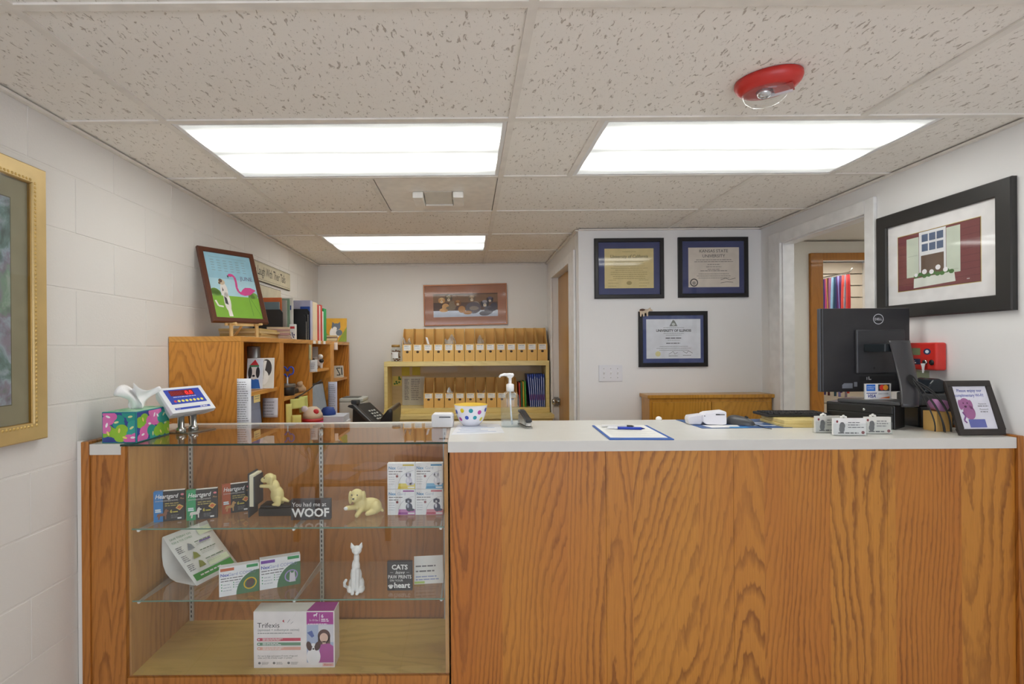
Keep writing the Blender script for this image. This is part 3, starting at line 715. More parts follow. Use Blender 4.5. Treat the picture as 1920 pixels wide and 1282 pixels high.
pup += [((.014, -.022, .046), (.016, .009, .006)), ((.016, .018, .046), (.016, .009, .006))] + limb((.035, 0, .06), (.055, .0, .052), .009, .005)
blob('puppy', pup, yel, T)
b = MB('black'); b.ball((-.05, -.007, .139), .0035, 8, 6).ball((-.03, -.0215, .148), .0022, 8, 6).ball((-.034, .010, .148), .0022, 8, 6); b.build('face', T)
# lying puppy
p = W(683, 964, 2.04)
T = thing('figurine', 'cream puppy figurine lying down beside the white medicine boxes', 'figurine', (p.x, 2.04, Z1))
lie = [((.022, .012, .03), (.045, .026, .029)), ((-.012, .002, .036), (.03, .026, .032)), ((-.026, -.008, .074), (.026, .024, .025)), ((-.032, -.03, .066), (.015, .014, .013)),
       ((-.052, -.006, .064), (.008, .014, .027)), ((.0, -.004, .064), (.008, .014, .027)), ((.045, .0, .026), (.024, .026, .026))]
lie += limb((-.03, -.015, .03), (-.058, -.04, .034), .011, .009) + limb((-.008, -.015, .022), (-.018, -.05, .009), .012, .009) + limb((.04, -.015, .014), (.018, -.03, .009), .013, .009) + limb((.06, .01, .02), (.072, .0, .01), .008, .005)
blob('puppy', lie, yel, T)
b = MB('black'); b.ball((-.033, -.0435, .0695), (.0045, .003, .0035), 8, 6).ball((-.041, -.031, .081), .0026, 8, 6).ball((-.02, -.032, .081), .0026, 8, 6); b.build('face', T)
MB('white').ball((-.061, -.046, .034), (.008, .006, .007), 10, 6).build('paw', T)
# white porcelain cat
p = W(668, 1110, 1.945)
T = thing('figurine', 'slender white porcelain cat figurine sitting on lower shelf', 'figurine', (p.x, 1.945, Z2))
cat = [((.0, .005, .028), (.03, .028, .03)), ((.0, .0, .06), (.022, .019, .035)), ((.0, -.003, .095), (.016, .014, .03)), ((.003, -.004, .125), (.011, .011, .028)), ((.004, -.006, .157), (.019, .017, .0165)), ((.004, -.018, .15), (.009, .009, .007))]
cat += limb((-.008, -.016, .085), (-.008, -.024, .008), .008, .0065, 10) + limb((.009, -.016, .085), (.009, -.024, .008), .008, .0065, 10) + [((-.02, -.008, .014), (.013, .022, .013)), ((.021, -.008, .014), (.013, .022, .013)), ((-.008, -.028, .005), (.007, .01, .005)), ((.009, -.028, .005), (.007, .01, .005))]
cat += limb((-.012, -.005, .168), (-.016, -.005, .183), .008, .002, 5) + limb((.018, -.005, .168), (.023, -.005, .184), .008, .002, 5)
tl = [(-.02, .02, .006), (-.035, .012, .01), (-.043, 0, .022), (-.042, -.006, .036), (-.036, -.008, .046)]
for q in range(4): cat += limb(tl[q], tl[q + 1], .006, .0055, 4)
blob('cat', cat, C('#f3f2f0', .18), T, .002, 3)

# ------------------------------------------------------------------ things on the counter
ZT = 1.0502
# tissue box
T = thing('tissue_box', 'tissue box with pink green and teal flower print by left wall', 'tissue box', (-1.323, 1.884, ZT))
MB(C('#1f8f8f', .5)).box(0, .125, 0, .206, 0, .112).build('box', T, .0012, 1)
def petals(b, w, h, sd):
    b.m('#3b4a96').rect(.003, w - .003, .003, h - .003, -.0003)
    rg = random.Random(sd); cols = ['#2a9c8e', '#8cc23a', '#e070b4', '#2a9c8e', '#9acb3c', '#e07ab8', '#39a79a']
    spots = [(.05, .075, 0), (.10, .095, 3), (.02, .035, 1), (.08, .02, 4), (.02, .095, 2), (.105, .055, 6), (.06, .045, 4), (.015, .065, 5), (.112, .02, 2)]
    if w > .15: spots = [(.03, .08, 1), (.07, .06, 2), (.12, .085, 2), (.17, .05, 0), (.03, .025, 2), (.09, .02, 0), (.14, .02, 1), (.19, .09, 0), (.1, .09, 5), (.16, .085, 6), (.19, .02, 4)]
    for k, (x, z, c) in enumerate(spots):
        b.m(cols[c]); a = rg.uniform(0, 6); r = .03 if w < .15 else .034
        for q in range(3):
            ax, az = x + math.cos(a + q * 1.3) * r * .45, z + math.sin(a + q * 1.3) * r * .45
            pts = []
            for i in range(14):
                th = 2 * PI * i / 14
                pts.append((min(max(ax + r * .75 * math.cos(th), .004), w - .004), min(max(az + r * .6 * math.sin(th), .004), h - .004)))
            b.flat(pts, -.0004 - k * .00015 - q * .00005)
    for k, (x, z, c) in enumerate(spots):
        b.m(('#dfe7a8', '#f2e27a', '#ffffff')[c % 3]); b.oval(min(max(x + .004, .012), w - .012), min(max(z, .012), h - .012), .004, .009, -.0024, 10, rg.uniform(0, 3))
b = MB(); petals(b, .125, .112, 2); b.build('front_print', T)
b = MB(); b.at((.125, 0, 0), (0, 0, R(90))); petals(b, .206, .112, 5); b.build('side_print', T)
b = MB(C('#a9d3b4')).add([(.003, .003, .1124), (.122, .003, .1124), (.122, .203, .1124), (.003, .203, .1124)], [(0, 1, 2, 3)]); b.m('#6fbf8a'); 
for q in range(8): b.at((random.uniform(.02, .1), random.uniform(.02, .18), .1127)).lathe([(.014, 0), (.0139, .0001)], 12)
b.build('top_print', T)
def tis(u, v):
    a = (u - .5) * 2
    return (.062 + a * (.012 + .05 * v) + .014 * math.sin(5 * v + 2 * a), .10 + .02 * math.sin(a * 6 + v * 3) * (.3 + v) + .03 * v * a, .112 + v * (.088 - .025 * a * a + .012 * math.sin(a * 9)))
MB(C('#f4f3f2', .9)).grid(tis, 26, 14).build('tissue', T, thick=.0005)

# scale indicator head on a two-post stand
T = thing('scale_display', 'white digital scale indicator with blue panel on chrome stand', 'scale display', (-1.150, 2.135, ZT), R(70.4))
MB('steel').box(-.045, .095, -.055, .055, .0, .0035).build('base_plate', T, .001)
for q in (-.03, .03):
    b = MB('chrome').at((q, .0, 0)); b.lathe([(.019, .0036), (.019, .02), (.0125, .024), (.0125, .11)], 16); b.build('post', T)
hd = bpy.data.objects.new('head', None)
b = MB(C('#e4e6ea', .35, var=.01)); tl_ = R(42)
b.at((0, -.045, .088), (-tl_, 0, 0))
b.prism([(-.105, 0), (.105, 0), (.105, .128), (-.105, .128)], 0, .012, 'Y')
b.add([(-.105, .012, 0), (.105, .012, 0), (.105, .012, .128), (-.105, .012, .128), (-.085, .05, .012), (.085, .05, .012), (.085, .05, .116), (-.085, .05, .116)], [(0, 1, 5, 4), (1, 2, 6, 5), (2, 3, 7, 6), (3, 0, 4, 7), (4, 5, 6, 7)])
hd = b.build('head', T, .002)
b = MB(C('#2b46b0', .4)).at((0, -.045, .088), (-tl_, 0, 0)); b.rect(-.085, .085, .042, .116, -.0004).rect(-.085, .085, .014, .024, -.0004)
b.m(C('#7a1a22', .3)).rect(-.066, .048, .083, .110, -.0007)
b.m(C('#9a3038', .3)).text('8888', .027, -.063, .086, -.001, bold=.01, sx=1.05); b.m(C('#ff2a2a', .4, emis='#ff2020', estr=1.6)).text('0.0', .027, .006, .086, -.001, bold=.02, sx=1.1)
b.m(C('#d8d9ee')).lines(-.06, .078, .11, 1, .01, .003, -.0007, 2); b.m('#d03a4a').oval(-.062, .056, .0065, .0055, -.0007, 12)
b.m('#ece36a')
for q in range(7): b.oval(-.045 + q * .0185, .056, .0068, .006, -.0007, 14)
b.m('white').text('SCALE', .007, -.08, .016, -.0008).lines(.035, .021, .045, 1, .01, .004, -.0008, 4)
b.build('panel_print', hd)
b = MB('black'); b.tube([(.03, .03, .1), (.06, .06, .07), (.075, .07, .02), (.1, .09, .004)], .0022, 6); b.build('cable', T)

# white paper clipped behind the scale: small card reader at the end of the glass
def reader(label, loc, rz, sc_=1.0):
    T = thing('card_reader', label, 'card reader', loc, rz)
    b = MB(C('#e9eaed', .4, var=.01)); b.prism([(-.045, .004), (-.04, 0), (.04, 0), (.045, .004), (.045, .05), (.038, .058), (-.038, .058), (-.045, .05)], -.03, .03, 'Y')
    b.build('body', T, .004); MB(C('#55585e', .3)).rect(-.012, .036, .042, .047, -.0335).build('slot', T); return T
p = W(830, 800, 2.2); reader('small white card reader beside the polka dot bowl', (p.x, 2.225, ZT), R(-4))

# polka dot bowl
p = W(883, 797, 2.26)
T = thing('bowl', 'white bowl with coloured polka dots and yellow inside', 'bowl', (p.x, 2.26, ZT))
prf = [(.03, 0), (.036, .002), (.038, .006), (.05, .018), (.060, .038), (.067, .062), (.072, .09)]
MB(C('#f2f1f6', .25, var=.01)).lathe([(0, 0.0005)] + prf, 48).build('shell', T)
MB(C('#f2c81e', .3)).lathe([(.0, .012), (.044, .018), (.056, .038), (.064, .062), (.0705, .0905), (.0722, .0902)], 48).build('lining', T)
b = MB(); dots = ['#2a9aa8', '#2f9aa6', '#c04aa0', '#e2d84a', '#2a46b0', '#c85aa8', '#f0d820', '#3a5ac0', '#f0d820', '#3a5ac0', '#2a9aa8', '#2a46b0', '#c04aa0', '#e6d63a', '#2a46b0', '#2a9aa8', '#f0d820', '#3aa0a4', '#2a46b0', '#c04aa0', '#f0d820', '#3a5ac0']
def rad(z):
    for (r0, z0), (r1, z1) in zip(prf, prf[1:]):
        if z <= z1: return r0 + (r1 - r0) * (z - z0) / max(z1 - z0, 1e-6)
for k in range(22):
    a = -PI / 2 + (k // 2) * 2 * PI / 11 + (.28 if k % 2 else 0); zc = (.066, .036)[k % 2] + (.004 if k % 4 < 2 else -.004); r = .0095 if k % 2 == 0 else .0085
    P = []
    for i in range(13):
        th = 2 * PI * (i - 1) / 12; rr = 0 if i == 0 else r
        z = zc + rr * math.sin(th); q = rad(z) + .0006; da = rr * math.cos(th) / q
        P.append((q * math.cos(a + da), q * math.sin(a + da), z))
    b.m(C(dots[k], .3)).add(P, [(0, i, i % 12 + 1) for i in range(1, 13)])
b.build('dots', T)

# hand sanitiser
p = W(957, 800, 2.21)
T = thing('sanitizer_bottle', 'clear hand sanitizer bottle with white pump', 'bottle', (p.x, 2.21, ZT))
MB('bottle').lathe([(0, 0), (.037, .0), (.0395, .004), (.0395, .115), (.036, .132), (.024, .146), (.014, .150), (.014, .156)], 40, 1, .62, power=3).build('body', T)
MB(arch_glass('sanitizer_gel', (.93, .95, .97), 1.33, .10)).lathe([(0, .003), (.036, .003), (.0365, .02), (.0365, .028), (0, .028)], 32, 1, .62, power=3).build('gel', T)
MB(C('#e8ecef', .4)).tube([(0, 0, .15), (.001, 0, .1), (.004, .002, .05), (.008, .004, .008)], .0035, 8).build('dip_tube', T)
b = MB(C('#f4f4f4', .35)); b.lathe([(.0165, .150), (.0165, .178), (.012, .181), (.0065, .183), (.0065, .205), (.009, .206), (.016, .214), (.017, .221), (.012, .226), (0, .227)], 24)
b.tube([(.0, 0, .217), (-.025, -.004, .221), (-.04, -.006, .217), (-.046, -.007, .209)], [.0075, .006, .0045, .004], 8); b.build('pump', T)

# stapler standing toward the camera
p = W(992, 805, 2.15)
T = thing('stapler', 'grey and black stapler beside the sanitizer bottle', 'stapler', (p.x, 2.15, ZT), R(10)); T.scale = (.85, .85, .8)
MB('steel').box(-.017, .017, -.005, .15, 0, .009).build('base', T, .002)
b = MB(C('#b9b7b2', .3, .7)); b.prism([(0.0, .012), (.0, .03), (.03, .038), (.11, .062), (.145, .06), (.15, .012)], -.013, .013, 'X'); b.build('magazine', T, .002)
b = MB(C('#2c2d30', .4)); b.prism([(-.002, .032), (-.002, .045), (.04, .058), (.11, .08), (.14, .084), (.15, .07), (.11, .064), (.03, .041)], -.015, .015, 'X'); b.build('arm', T, .003)
MB(C('#d8d6d0', .3)).box(-.006, .006, -.0032, -.0022, .014, .024).build('staple_slot', T)

# printed sheet under the bowl
P = [W(846, 815, .33 * F / 161), W(946, 812, .33 * F / 158), W(936, 795, .33 * F / 141.5), W(860, 796, .33 * F / 141)]
b = MB(C('#e6e8ee', .35)); b.prism([(q.x, q.y) for q in P], 1.0502, 1.0508, 'Z'); sh = b.build('printed_sheet'); tag(sh, 'pale printed sheet lying under the polka dot bowl', 'paper')
b = MB('#b8c2dc')
for q in range(6):
    a, c = P[0].lerp(P[3], .15 + q * .13), P[1].lerp(P[2], .15 + q * .13); a, c = a.lerp(c, .08 + .05 * (q % 2)), a.lerp(c, .85 - .15 * (q % 3)); 
    b.add([(a.x, a.y, 1.0511), (c.x, c.y, 1.0511), (c.x, c.y + .012, 1.0511), (a.x, a.y + .012, 1.0511)], [(0, 1, 2, 3)])
b.build('print', sh)

# clipboard with form and pen
T = thing('clipboard', 'blue clipboard with white form on the white worktop', 'clipboard', (.503, 1.872, ZT), R(-3))
MB(C('#2f62b8', .4)).box(0, .228, 0, .335, 0, .004).build('board', T, .001)
MB('paper').box(.008, .212, .022, .325, .0042, .0056).build('form', T)
b = MB('grey_txt')
for q in range(14): b.add([(.022, .05 + q * .018, .0059), (.195 - .03 * (q % 3), .05 + q * .018, .0059), (.195 - .03 * (q % 3), .0515 + q * .018, .0059), (.022, .0515 + q * .018, .0059)], [(0, 1, 2, 3)])
b.build('form_print', T)
T3 = thing('pen', 'white pen with dark end lying behind the blue pen', 'pen', (.60, 2.125, ZT + .0118), R(175))
MB(C('#e9e9ea', .3)).tube([(-.04, 0, 0), (.06, 0, 0)], .0052, 10).build('barrel', T3); MB(C('#2a2a2c', .3)).tube([(-.04, 0, 0), (-.062, 0, 0), (-.07, 0, 0)], [.005, .004, .001], 10).build('tip', T3)
T2 = thing('pen', 'blue ballpoint pen lying on the clipboard', 'pen', (.62, 2.07, ZT + .0118), R(168))
MB(C('#2a48c0', .3)).tube([(-.06, 0, 0), (.03, 0, 0)], .0055, 10).build('barrel', T2)
MB(C('#e8e8ec', .3)).tube([(.03, 0, 0), (.065, 0, 0), (.072, 0, 0)], [.0055, .005, .002], 10).build('cap', T2); MB(C('#1d2f80', .3)).tube([(-.06, 0, 0), (-.074, 0, 0)], [.0045, .001], 10).build('tip', T2)

# blue desk flyer under terminal and mouse
P = [(.946, 2.12), (1.312, 2.118), (1.322, 2.375), (.942, 2.38)]
b = MB(C('#2c5590', .4)); b.prism(P, ZT, ZT + .0012, 'Z'); fl = tag(b.build('flyer'), 'blue printed flyer under the card terminal and mouse', 'flyer')
b = MB('white')
b.add([(.99, 2.13, ZT + .0015), (1.11, 2.135, ZT + .0015), (1.13, 2.2, ZT + .0015), (.98, 2.2, ZT + .0015)], [(0, 1, 2, 3)])
for q in range(4): b.add([(1.17, 2.17 + q * .045, ZT + .0015), (1.28 - .03 * (q % 2), 2.17 + q * .045, ZT + .0015), (1.28 - .03 * (q % 2), 2.185 + q * .045, ZT + .0015), (1.17, 2.185 + q * .045, ZT + .0015)], [(0, 1, 2, 3)])
b.m('#3f8fd0').add([(1.06, 2.12, ZT + .0017), (1.14, 2.12, ZT + .0017), (1.14, 2.15, ZT + .0017), (1.07, 2.15, ZT + .0017)], [(0, 1, 2, 3)])
b.build('print', fl)
# card terminal lying on the flyer
T = thing('card_terminal', 'white card payment terminal lying on the blue flyer', 'card terminal', (1.035, 2.225, ZT + .0018), R(-8))
b = MB(C('#eceaf0', .35, var=.01)); b.prism([(-.045, .012), (-.03, .002), (.03, .0), (.05, .004), (.05, .055), (.04, .06), (-.03, .052), (-.045, .045)], -.03, .03, 'Y'); b.build('body', T, .004)
b = MB(C('#e6e4ea', .35, var=.01)); b.prism([(-.105, .022), (-.10, .0), (-.05, .0), (-.044, .014), (-.044, .044), (-.1, .036)], -.022, .03, 'Y'); b.build('handle_end', T, .004)
b = MB('dk_txt'); b.rect(0.006, .022, .042, .047, -.0305).m('grey_txt').rect(.022, .042, .042, .047, -.0305).m('black').oval(-.038, .038, .0025, .002, -.0305, 8); b.build('slot', T)
# mouse
p = W(1383, 795, 2.2)
T = thing('computer_mouse', 'dark grey computer mouse on the blue flyer', 'mouse', (p.x + .02, 2.22, ZT + .0018), R(-38))
b = MB(C('#4a4a4c', .35))
b.grid(lambda u, v: ((u - .5) * .118, (.034 - .006 * abs(u - .4)) * math.cos(PI * v) * (1 - abs(2 * u - 1) ** 4) ** .5, max(0, math.sin(PI * v)) ** .7 * .04 * (1 - abs(2 * u - 1.0) ** 3) ** .6 * (1.1 - .45 * u)), 20, 14)
b.build('shell', T); b = MB('black'); b.tube([(.02, -.001, .034), (.032, -.001, .029)], .004, 8).build('wheel', T)
b = MB('dark'); b.tube([(.058, 0, .003), (.075, -.02, .002), (.09, -.045, .002), (.10, -.07, .002), (.13, -.085, .002)], .0016, 6); b.build('cable', T)

# wooden tray block, keyboard
T = thing('wooden_block', 'flat light wood block under the edge of the keyboard', 'block', (1.28, 2.125, ZT), R(-4))
MB('ply').box(0, .165, 0, .2, 0, .013).box(.004, .16, .004, .196, .0135, .03).build('boards', T, .002)
T = thing('keyboard', 'black computer keyboard resting on the wood block', 'keyboard', (1.27, 2.25, ZT + .0305), R(-3))
MB('black').box(0, .265, -.03, .1, 0, .011).build('body', T, .003)
b = MB(C('#2b2c2e', .5))
for r_ in range(5):
    for q in range(11): b.box(.01 + q * .0225, .029 + q * .0225, -.022 + r_ * .023, -.013 + r_ * .023, .0122, .0165)
o = b.build('keys', T); o['kind'] = 'stuff'

# business card holders
def card_holder(px0, px1, D, rz, label, col, left=True):
    p = W(px0, 816, D); q = W(px1, 816, D); w = q.x - p.x
    T = thing('card_holder', label, 'card holder', (p.x, D, ZT), rz, 'illustrated card holders')
    MB('acrylic').box(-.002, w + .002, -.002, 0, 0, .045).box(-.002, w + .002, .016, .018, 0, .058).box(-.002, w + .002, 0, .016, 0, .0025).build('holder', T)
    MB(C(col, .6)).box(.001, w - .001, .002, .012, .003, .064).build('card_stack', T)
    b = MB('#6f6f72'); y = .0016
    b.oval(w * .26, .024, .010, .014, y, 14).oval(w * .27, .042, .008, .008, y - .0001, 12).oval(w * .22, .036, .004, .008, y - .0001, 10).oval(w * .33, .036, .004, .008, y - .0001, 10)
    b.m('grey_txt').lines(w * .45, .05, w * .48, 3, .009, .003, y, 3); b.m('#8a3a40').oval(w * .12, .052, .004, .005, y, 8).oval(w * .9, .012, .006, .006, y, 8); b.m('#55555a').lines(w * .15, .012, w * .65, 1, .01, .004, y, 6)
    b.build('print', T)
    b = MB('#e8e6e0'); 
    for a_ in range(3): b.ball((w * .35 + (a_ - 1) * .007, .009, .067 + (.004 if a_ == 1 else 0)), .005, 8, 5)
    b.build('clip', T)
card_holder(1530, 1580, 1.985, R(3), 'leftmost acrylic card holder with grey dog sketch cards', '#dcdad4')
card_holder(1563, 1622, 1.925, R(-4), 'front middle card holder with white dog sketch cards', '#f2f1f0')
card_holder(1622, 1669, 1.955, R(-5), 'right card holder with dog sketch cards before the black drawer', '#e6e4dd')

# black drawer that carries the monitor, turned corner-on to the room
T = thing('cash_drawer', 'black metal drawer box under the monitor on the worktop', 'drawer', (1.668, 2.045, ZT), R(36))
blk = C('#1d1c1b', .32)
MB(blk).box(0, .12, .0, .235, 0, .095).build('body', T, .003); MB(blk).box(-.006, -.0005, .006, .229, .006, .058).build('drawer_front', T, .002); MB(blk).box(-.006, -.0005, .006, .229, .061, .09).build('upper_panel', T, .002)
MB('chrome').at((-.0062, .10, .072), (0, R(-90), 0)).lathe([(.005, 0), (.005, .002), (.0, .002)], 12).build('lock', T)
ZP = 1.1605
# monitor seen from behind; its flat foot stands on the drawer
T = thing('monitor', 'black computer monitor seen from behind with round logo', 'monitor', (1.713, 2.25, CZ))
foot = MB(C('#3f4042', .3)); foot.X = Matrix.Translation((1.675 - 1.713, 2.03 - 2.25, 1.1465 - CZ)) @ Matrix.Rotation(R(36), 4, 'Z'); foot.box(0, .15, 0, .21, 0, .0135).build('foot', T, .003)
zt_, zb_ = .162, -.197
MB(C('#2b2a2d', .4)).box(-.189, .189, .0, .012, zb_, zt_).build('back_shell', T, .004)
MB(C('#4a4d55', .3)).box(-.1905, .1905, .0125, .032, zb_ - .001, zt_ + .001).build('bezel', T, .003)
MB(C('#15181c', .15)).box(-.182, .182, .0322, .0335, zb_ + .01, zt_ - .008).build('screen', T)
MB(C('#353538', .45)).box(-.05, .16, -.012, -.0002, -.12, .07).build('rear_housing', T, .006)
b = MB(C('#c9cbd0', .35)); b.ring(.053, .115, .0225, .0225, .0028, -.0006, 28).text('DELL', .0145, .053, .110, -.0006, 'CENTER', bold=.02); b.build('logo', T)
b = MB(C('#8a8e98', .4)); b.flat([(-.105, -.182), (-.06, -.182), (-.06, -.16), (-.097, -.16), (-.105, -.168)], -.0006).rect(-.054, -.04, -.175, -.155, -.0006); b.build('rating_label', T)
b = MB('black'); b.rect(.02, .028, -.100, -.09, -.0126).rect(-.03, .13, -.150, -.130, -.0006); b.m('#cfcfd2').rect(.0, .003, -.146, -.134, -.0009).rect(.008, .020, -.146, -.142, -.0009).rect(.008, .012, -.146, -.132, -.0009); b.build('ports', T)
# stand neck: slab leaning toward the counter front
b = MB(C('#3a393c', .35))
path = [(.036, -.125, .02), (.038, -.135, -.02), (.034, -.155, -.08), (.022, -.185, -.14), (.003, -.215, -.19), (-.012, -.232, -.236)]
def neck(u, v):
    k = v * 5; i = min(int(k), 4); f = k - i; a = Vector(path[i]).lerp(Vector(path[i + 1]), f)
    w = .041 - .01 * v; x = (u - .5) * 2
    return (a.x + x * w, a.y - .012 * (1 - x * x), a.z)
b.grid(neck, 12, 20); nk = b.build('stand_neck', T, thick=.01)
MB(C('#22282c', .4)).box(-.02, .045, -.125, -.0125, -.025, .008).build('hinge', T, .003)
b = MB(C('#08080a', .6)); b.at((.020, -.2105, -.137), (R(-28), 0, 0)); b.oval(0, 0, .016, .026, 0, 24); b.build('cable_hole', T)
b = MB('dark')
x0, y0, z0 = .022, -.209, -.145
for q, (e1, mid) in enumerate((((.085, -.272, -.3265), (.08, -.27, -.22)), ((.105, -.28, -.3265), (.11, -.275, -.2)), ((.06, -.262, -.3265), (.05, -.285, -.27)), ((.115, -.268, -.3265), (.12, -.26, -.19)), ((.075, -.288, -.3265), (.065, -.295, -.25)))):
    A, B_, E = Vector((x0, y0, z0 + .004 * q)), Vector(mid), Vector(e1)
    pts = []
    for i in range(13):
        s_ = i / 12; pts.append(tuple(A * (1 - s_) ** 2 + B_ * 2 * s_ * (1 - s_) + E * s_ * s_))
    b.tube(pts, .0027, 6)
b.build('cables', T)
# accepted cards sign standing on the monitor foot
p = W(1619, 750, 2.12)
T = thing('card_sign', 'small acrylic sign with payment card logos under the monitor', 'sign', (p.x + .006, 2.12, ZP), R(3))
MB('acrylic').box(-.004, .114, .0, .003, 0, .068).box(-.004, .114, -.012, .02, 0, .002).build('holder', T)
MB('paper').box(0, .11, .0032, .0042, .003, .066).build('card', T)
b = MB('white'); b.rect(0, .11, .003, .066, -.0003); b.m('#1e6fd0').rect(.006, .044, .036, .063, -.0006); b.m('#d8e8fa').text('AMERICAN', .0075, .008, .051, -.0009).text('EXPRESS', .0075, .01, .043, -.0009)
b.m('#3a3436').rect(.056, .104, .036, .063, -.0006); b.m('#e03a2a').oval(.072, .05, .011, .011, -.0009); b.m('#f0a030').oval(.087, .05, .011, .011, -.001)
b.m('#2a3a90').rect(.006, .050, .026, .029, -.0006).text('VISA', .0175, .010, .010, -.0006, shear=.25, bold=.03); b.m('#e8742a').flat([(.056, .006), (.104, .006), (.104, .014)], -.0006); b.m('grey_txt').text('DISCOVER', .009, .057, .022, -.0006)
b.build('print', T)
# receipt printer behind the frame
T = thing('receipt_printer', 'dark grey receipt printer with curved lid behind monitor stand', 'printer', (1.825, 2.10, ZT), R(0))
MB('black_gloss').box(-.015, .125, 0, .12, 0, .085).build('lower_body', T, .006)
b = MB(C('#4c4f52', .35)); b.prism([(-.01, .087), (.12, .087), (.135, .125), (.125, .135), (-.01, .135)], .0, .12, 'Y'); b.build('upper_body', T, .006)
b = MB(C('#2a3138', .25)); b.prism([(.01, .137), (.035, .15), (.05, .175), (.065, .192), (.085, .196), (.11, .185), (.12, .165), (.122, .137)], .02, .11, 'Y'); b.build('lid', T, .006)
# cardboard box and pink roll tucked behind the frame
T = thing('cardboard_box', 'small tan cardboard box tucked behind the wifi sign frame', 'box', (1.80, 2.0, ZT), R(0))
MB('card').box(-.01, .05, 0, .06, 0, .075).build('carton', T, .001)
T = thing('paper_roll', 'pink paper roll on the tan cardboard box', 'paper roll', (1.82, 2.027, ZT + .0756))
MB(C('#c98fc0', .7)).at((0, -.025, .0225), (R(-90), 0, 0)).lathe([(.006, 0), (.022, .0), (.022, .05), (.006, .05)], 24).build('roll', T)
# wifi notice in a dark frame leaning back
T = thing('framed_notice', 'dark framed wifi notice with pink dog leaning on the counter', 'framed notice', (1.777, 1.888, ZT + .0045), 0, None, (R(-17), 0, R(1.5)))
fw, fh = .172, .203
b = MB(C('#2d2724', .35))
b.box(0, fw, 0, .012, 0, .022).box(0, fw, 0, .012, fh - .022, fh).box(0, .022, 0, .012, .022, fh - .022).box(fw - .022, fw, 0, .012, .022, fh - .022); b.build('frame', T, .003)
MB(C('#e9e8f2', .5)).box(.022, fw - .022, .005, .009, .022, fh - .022).build('sheet', T)
b = MB('#3f4ea8'); b.text('Please enjoy our', .0155, .036, .160, .0047, bold=.01, sx=.92).text('complimentary Wi-Fi!', .0155, .024, .142, .0047, bold=.01, sx=.80)
b.m('#a86a9a').oval(.055, .115, .020, .022, .0047).oval(.036, .112, .008, .019, .0046).oval(.074, .112, .008, .018, .0046).oval(.062, .085, .022, .028, .0046); b.m('#5a3050').oval(.053, .105, .005, .004, .0044, 10).oval(.048, .118, .0025, .003, .0044, 8).oval(.063, .118, .0025, .003, .0044, 8)
b.m('#8a5a98').stroke([(.036, .085), (.044, .07), (.034, .055), (.042, .045)], .006, .0046)
b.m('#6a72b4').rect(.05, .112, .028, .058, .0045); b.m('dk_txt').text('Network:', .008, .104, .112, .0047).text('Password:', .008, .104, .092, .0047); b.m('grey_txt').lines(.1, .108, .04, 1, .01, .003, .0047, 2).lines(.104, .087, .036, 1, .01, .003, .0047, 4)
b.build('print', T)
MB('dark').prism([(.02, .012), (.07, .026), (.018, .12)], .08, .092, 'X').build('easel_back', T)

# ------------------------------------------------------------------ right wall
# fire alarm panel with key
T = thing('fire_alarm_panel', 'red fire alarm control box with small display on right wall', 'alarm panel', (XR - .001, 2.155, CZ - .046), R(-90))
# local +x runs toward the camera, front looks into the room
MB(C('#d6342c', .35)).box(-.25, .0, -.045, 0, -.058, .058).build('housing', T, .008, 3)
b = MB(C('#7e8a62', .25)); b.rect(-.165, -.075, .005, .035, -.0457); b.m('#2b3350').rect(-.165, -.075, -.035, -.011, -.0457); b.m('white').lines(-.14, -.018, .05, 2, .008, .004, -.0461, 3); b.m('#2b3a60').oval(-.042, .02, .018, .013, -.0457); b.m('#dfe4ee').oval(-.042, .02, .009, .007, -.0461); b.build('face_print', T)
b = MB('chrome').at((-.05, -.0455, -.025), (R(90), 0, 0)); b.lathe([(.011, 0), (.011, .005), (.006, .007), (0, .007)], 16); b.m('black').at((-.02, -.0455, -.025), (R(90), 0, 0)).lathe([(.011, 0), (.011, .003), (0, .003)], 16); b.build('locks', T)
b = MB('#f0eff0'); b.prism([(-.062, -.03), (-.042, -.03), (-.046, -.045), (-.05, -.07), (-.055, -.07), (-.057, -.045)], -.056, -.053, 'Y'); b.build('key', T)
# note under the panel
T = thing('wall_note', 'yellow and green leaflet stuck on wall under the alarm box', 'note', (XR - .001, 2.235, CZ - .19), R(-90))
MB('paper').box(-.12, .0, -.0015, 0, 0, .082).build('sheet', T); b = MB('#d8da7a'); b.rect(-.118, -.002, .002, .045, -.0018); b.m('#b8cfae').rect(-.118, -.002, .047, .08, -.0018); b.build('print', T)

def frame_ring(b, w, h, fw, d, inner=0.0):
    # mitred moulding around a w x h opening edge, front at y=-d
    O = [(-w / 2, -h / 2), (w / 2, -h / 2), (w / 2, h / 2), (-w / 2, h / 2)]; I = [(-w / 2 + fw, -h / 2 + fw), (w / 2 - fw, -h / 2 + fw), (w / 2 - fw, h / 2 - fw), (-w / 2 + fw, h / 2 - fw)]
    bv = min(.004, fw * .2)
    Ob = [(x - math.copysign(bv, x), z - math.copysign(bv, z)) for x, z in O]; Ib = [(x + math.copysign(bv * .7, x), z + math.copysign(bv * .7, z)) for x, z in I]
    vs = [(x, 0, z) for x, z in O] + [(x, -d + bv, z) for x, z in O] + [(x, -d, z) for x, z in Ob] + [(x, -d - inner, z) for x, z in Ib] + [(x, -d + bv, z) for x, z in I] + [(x, 0, z) for x, z in I]
    fs = []
    for L in range(5):
        for i in range(4):
            j = (i + 1) % 4; fs.append((L * 4 + i, L * 4 + j, (L + 1) * 4 + j, (L + 1) * 4 + i))
    for i in range(4):
        j = (i + 1) % 4; fs.append((20 + i, 20 + j, j, i))
    return b.add(vs, fs)
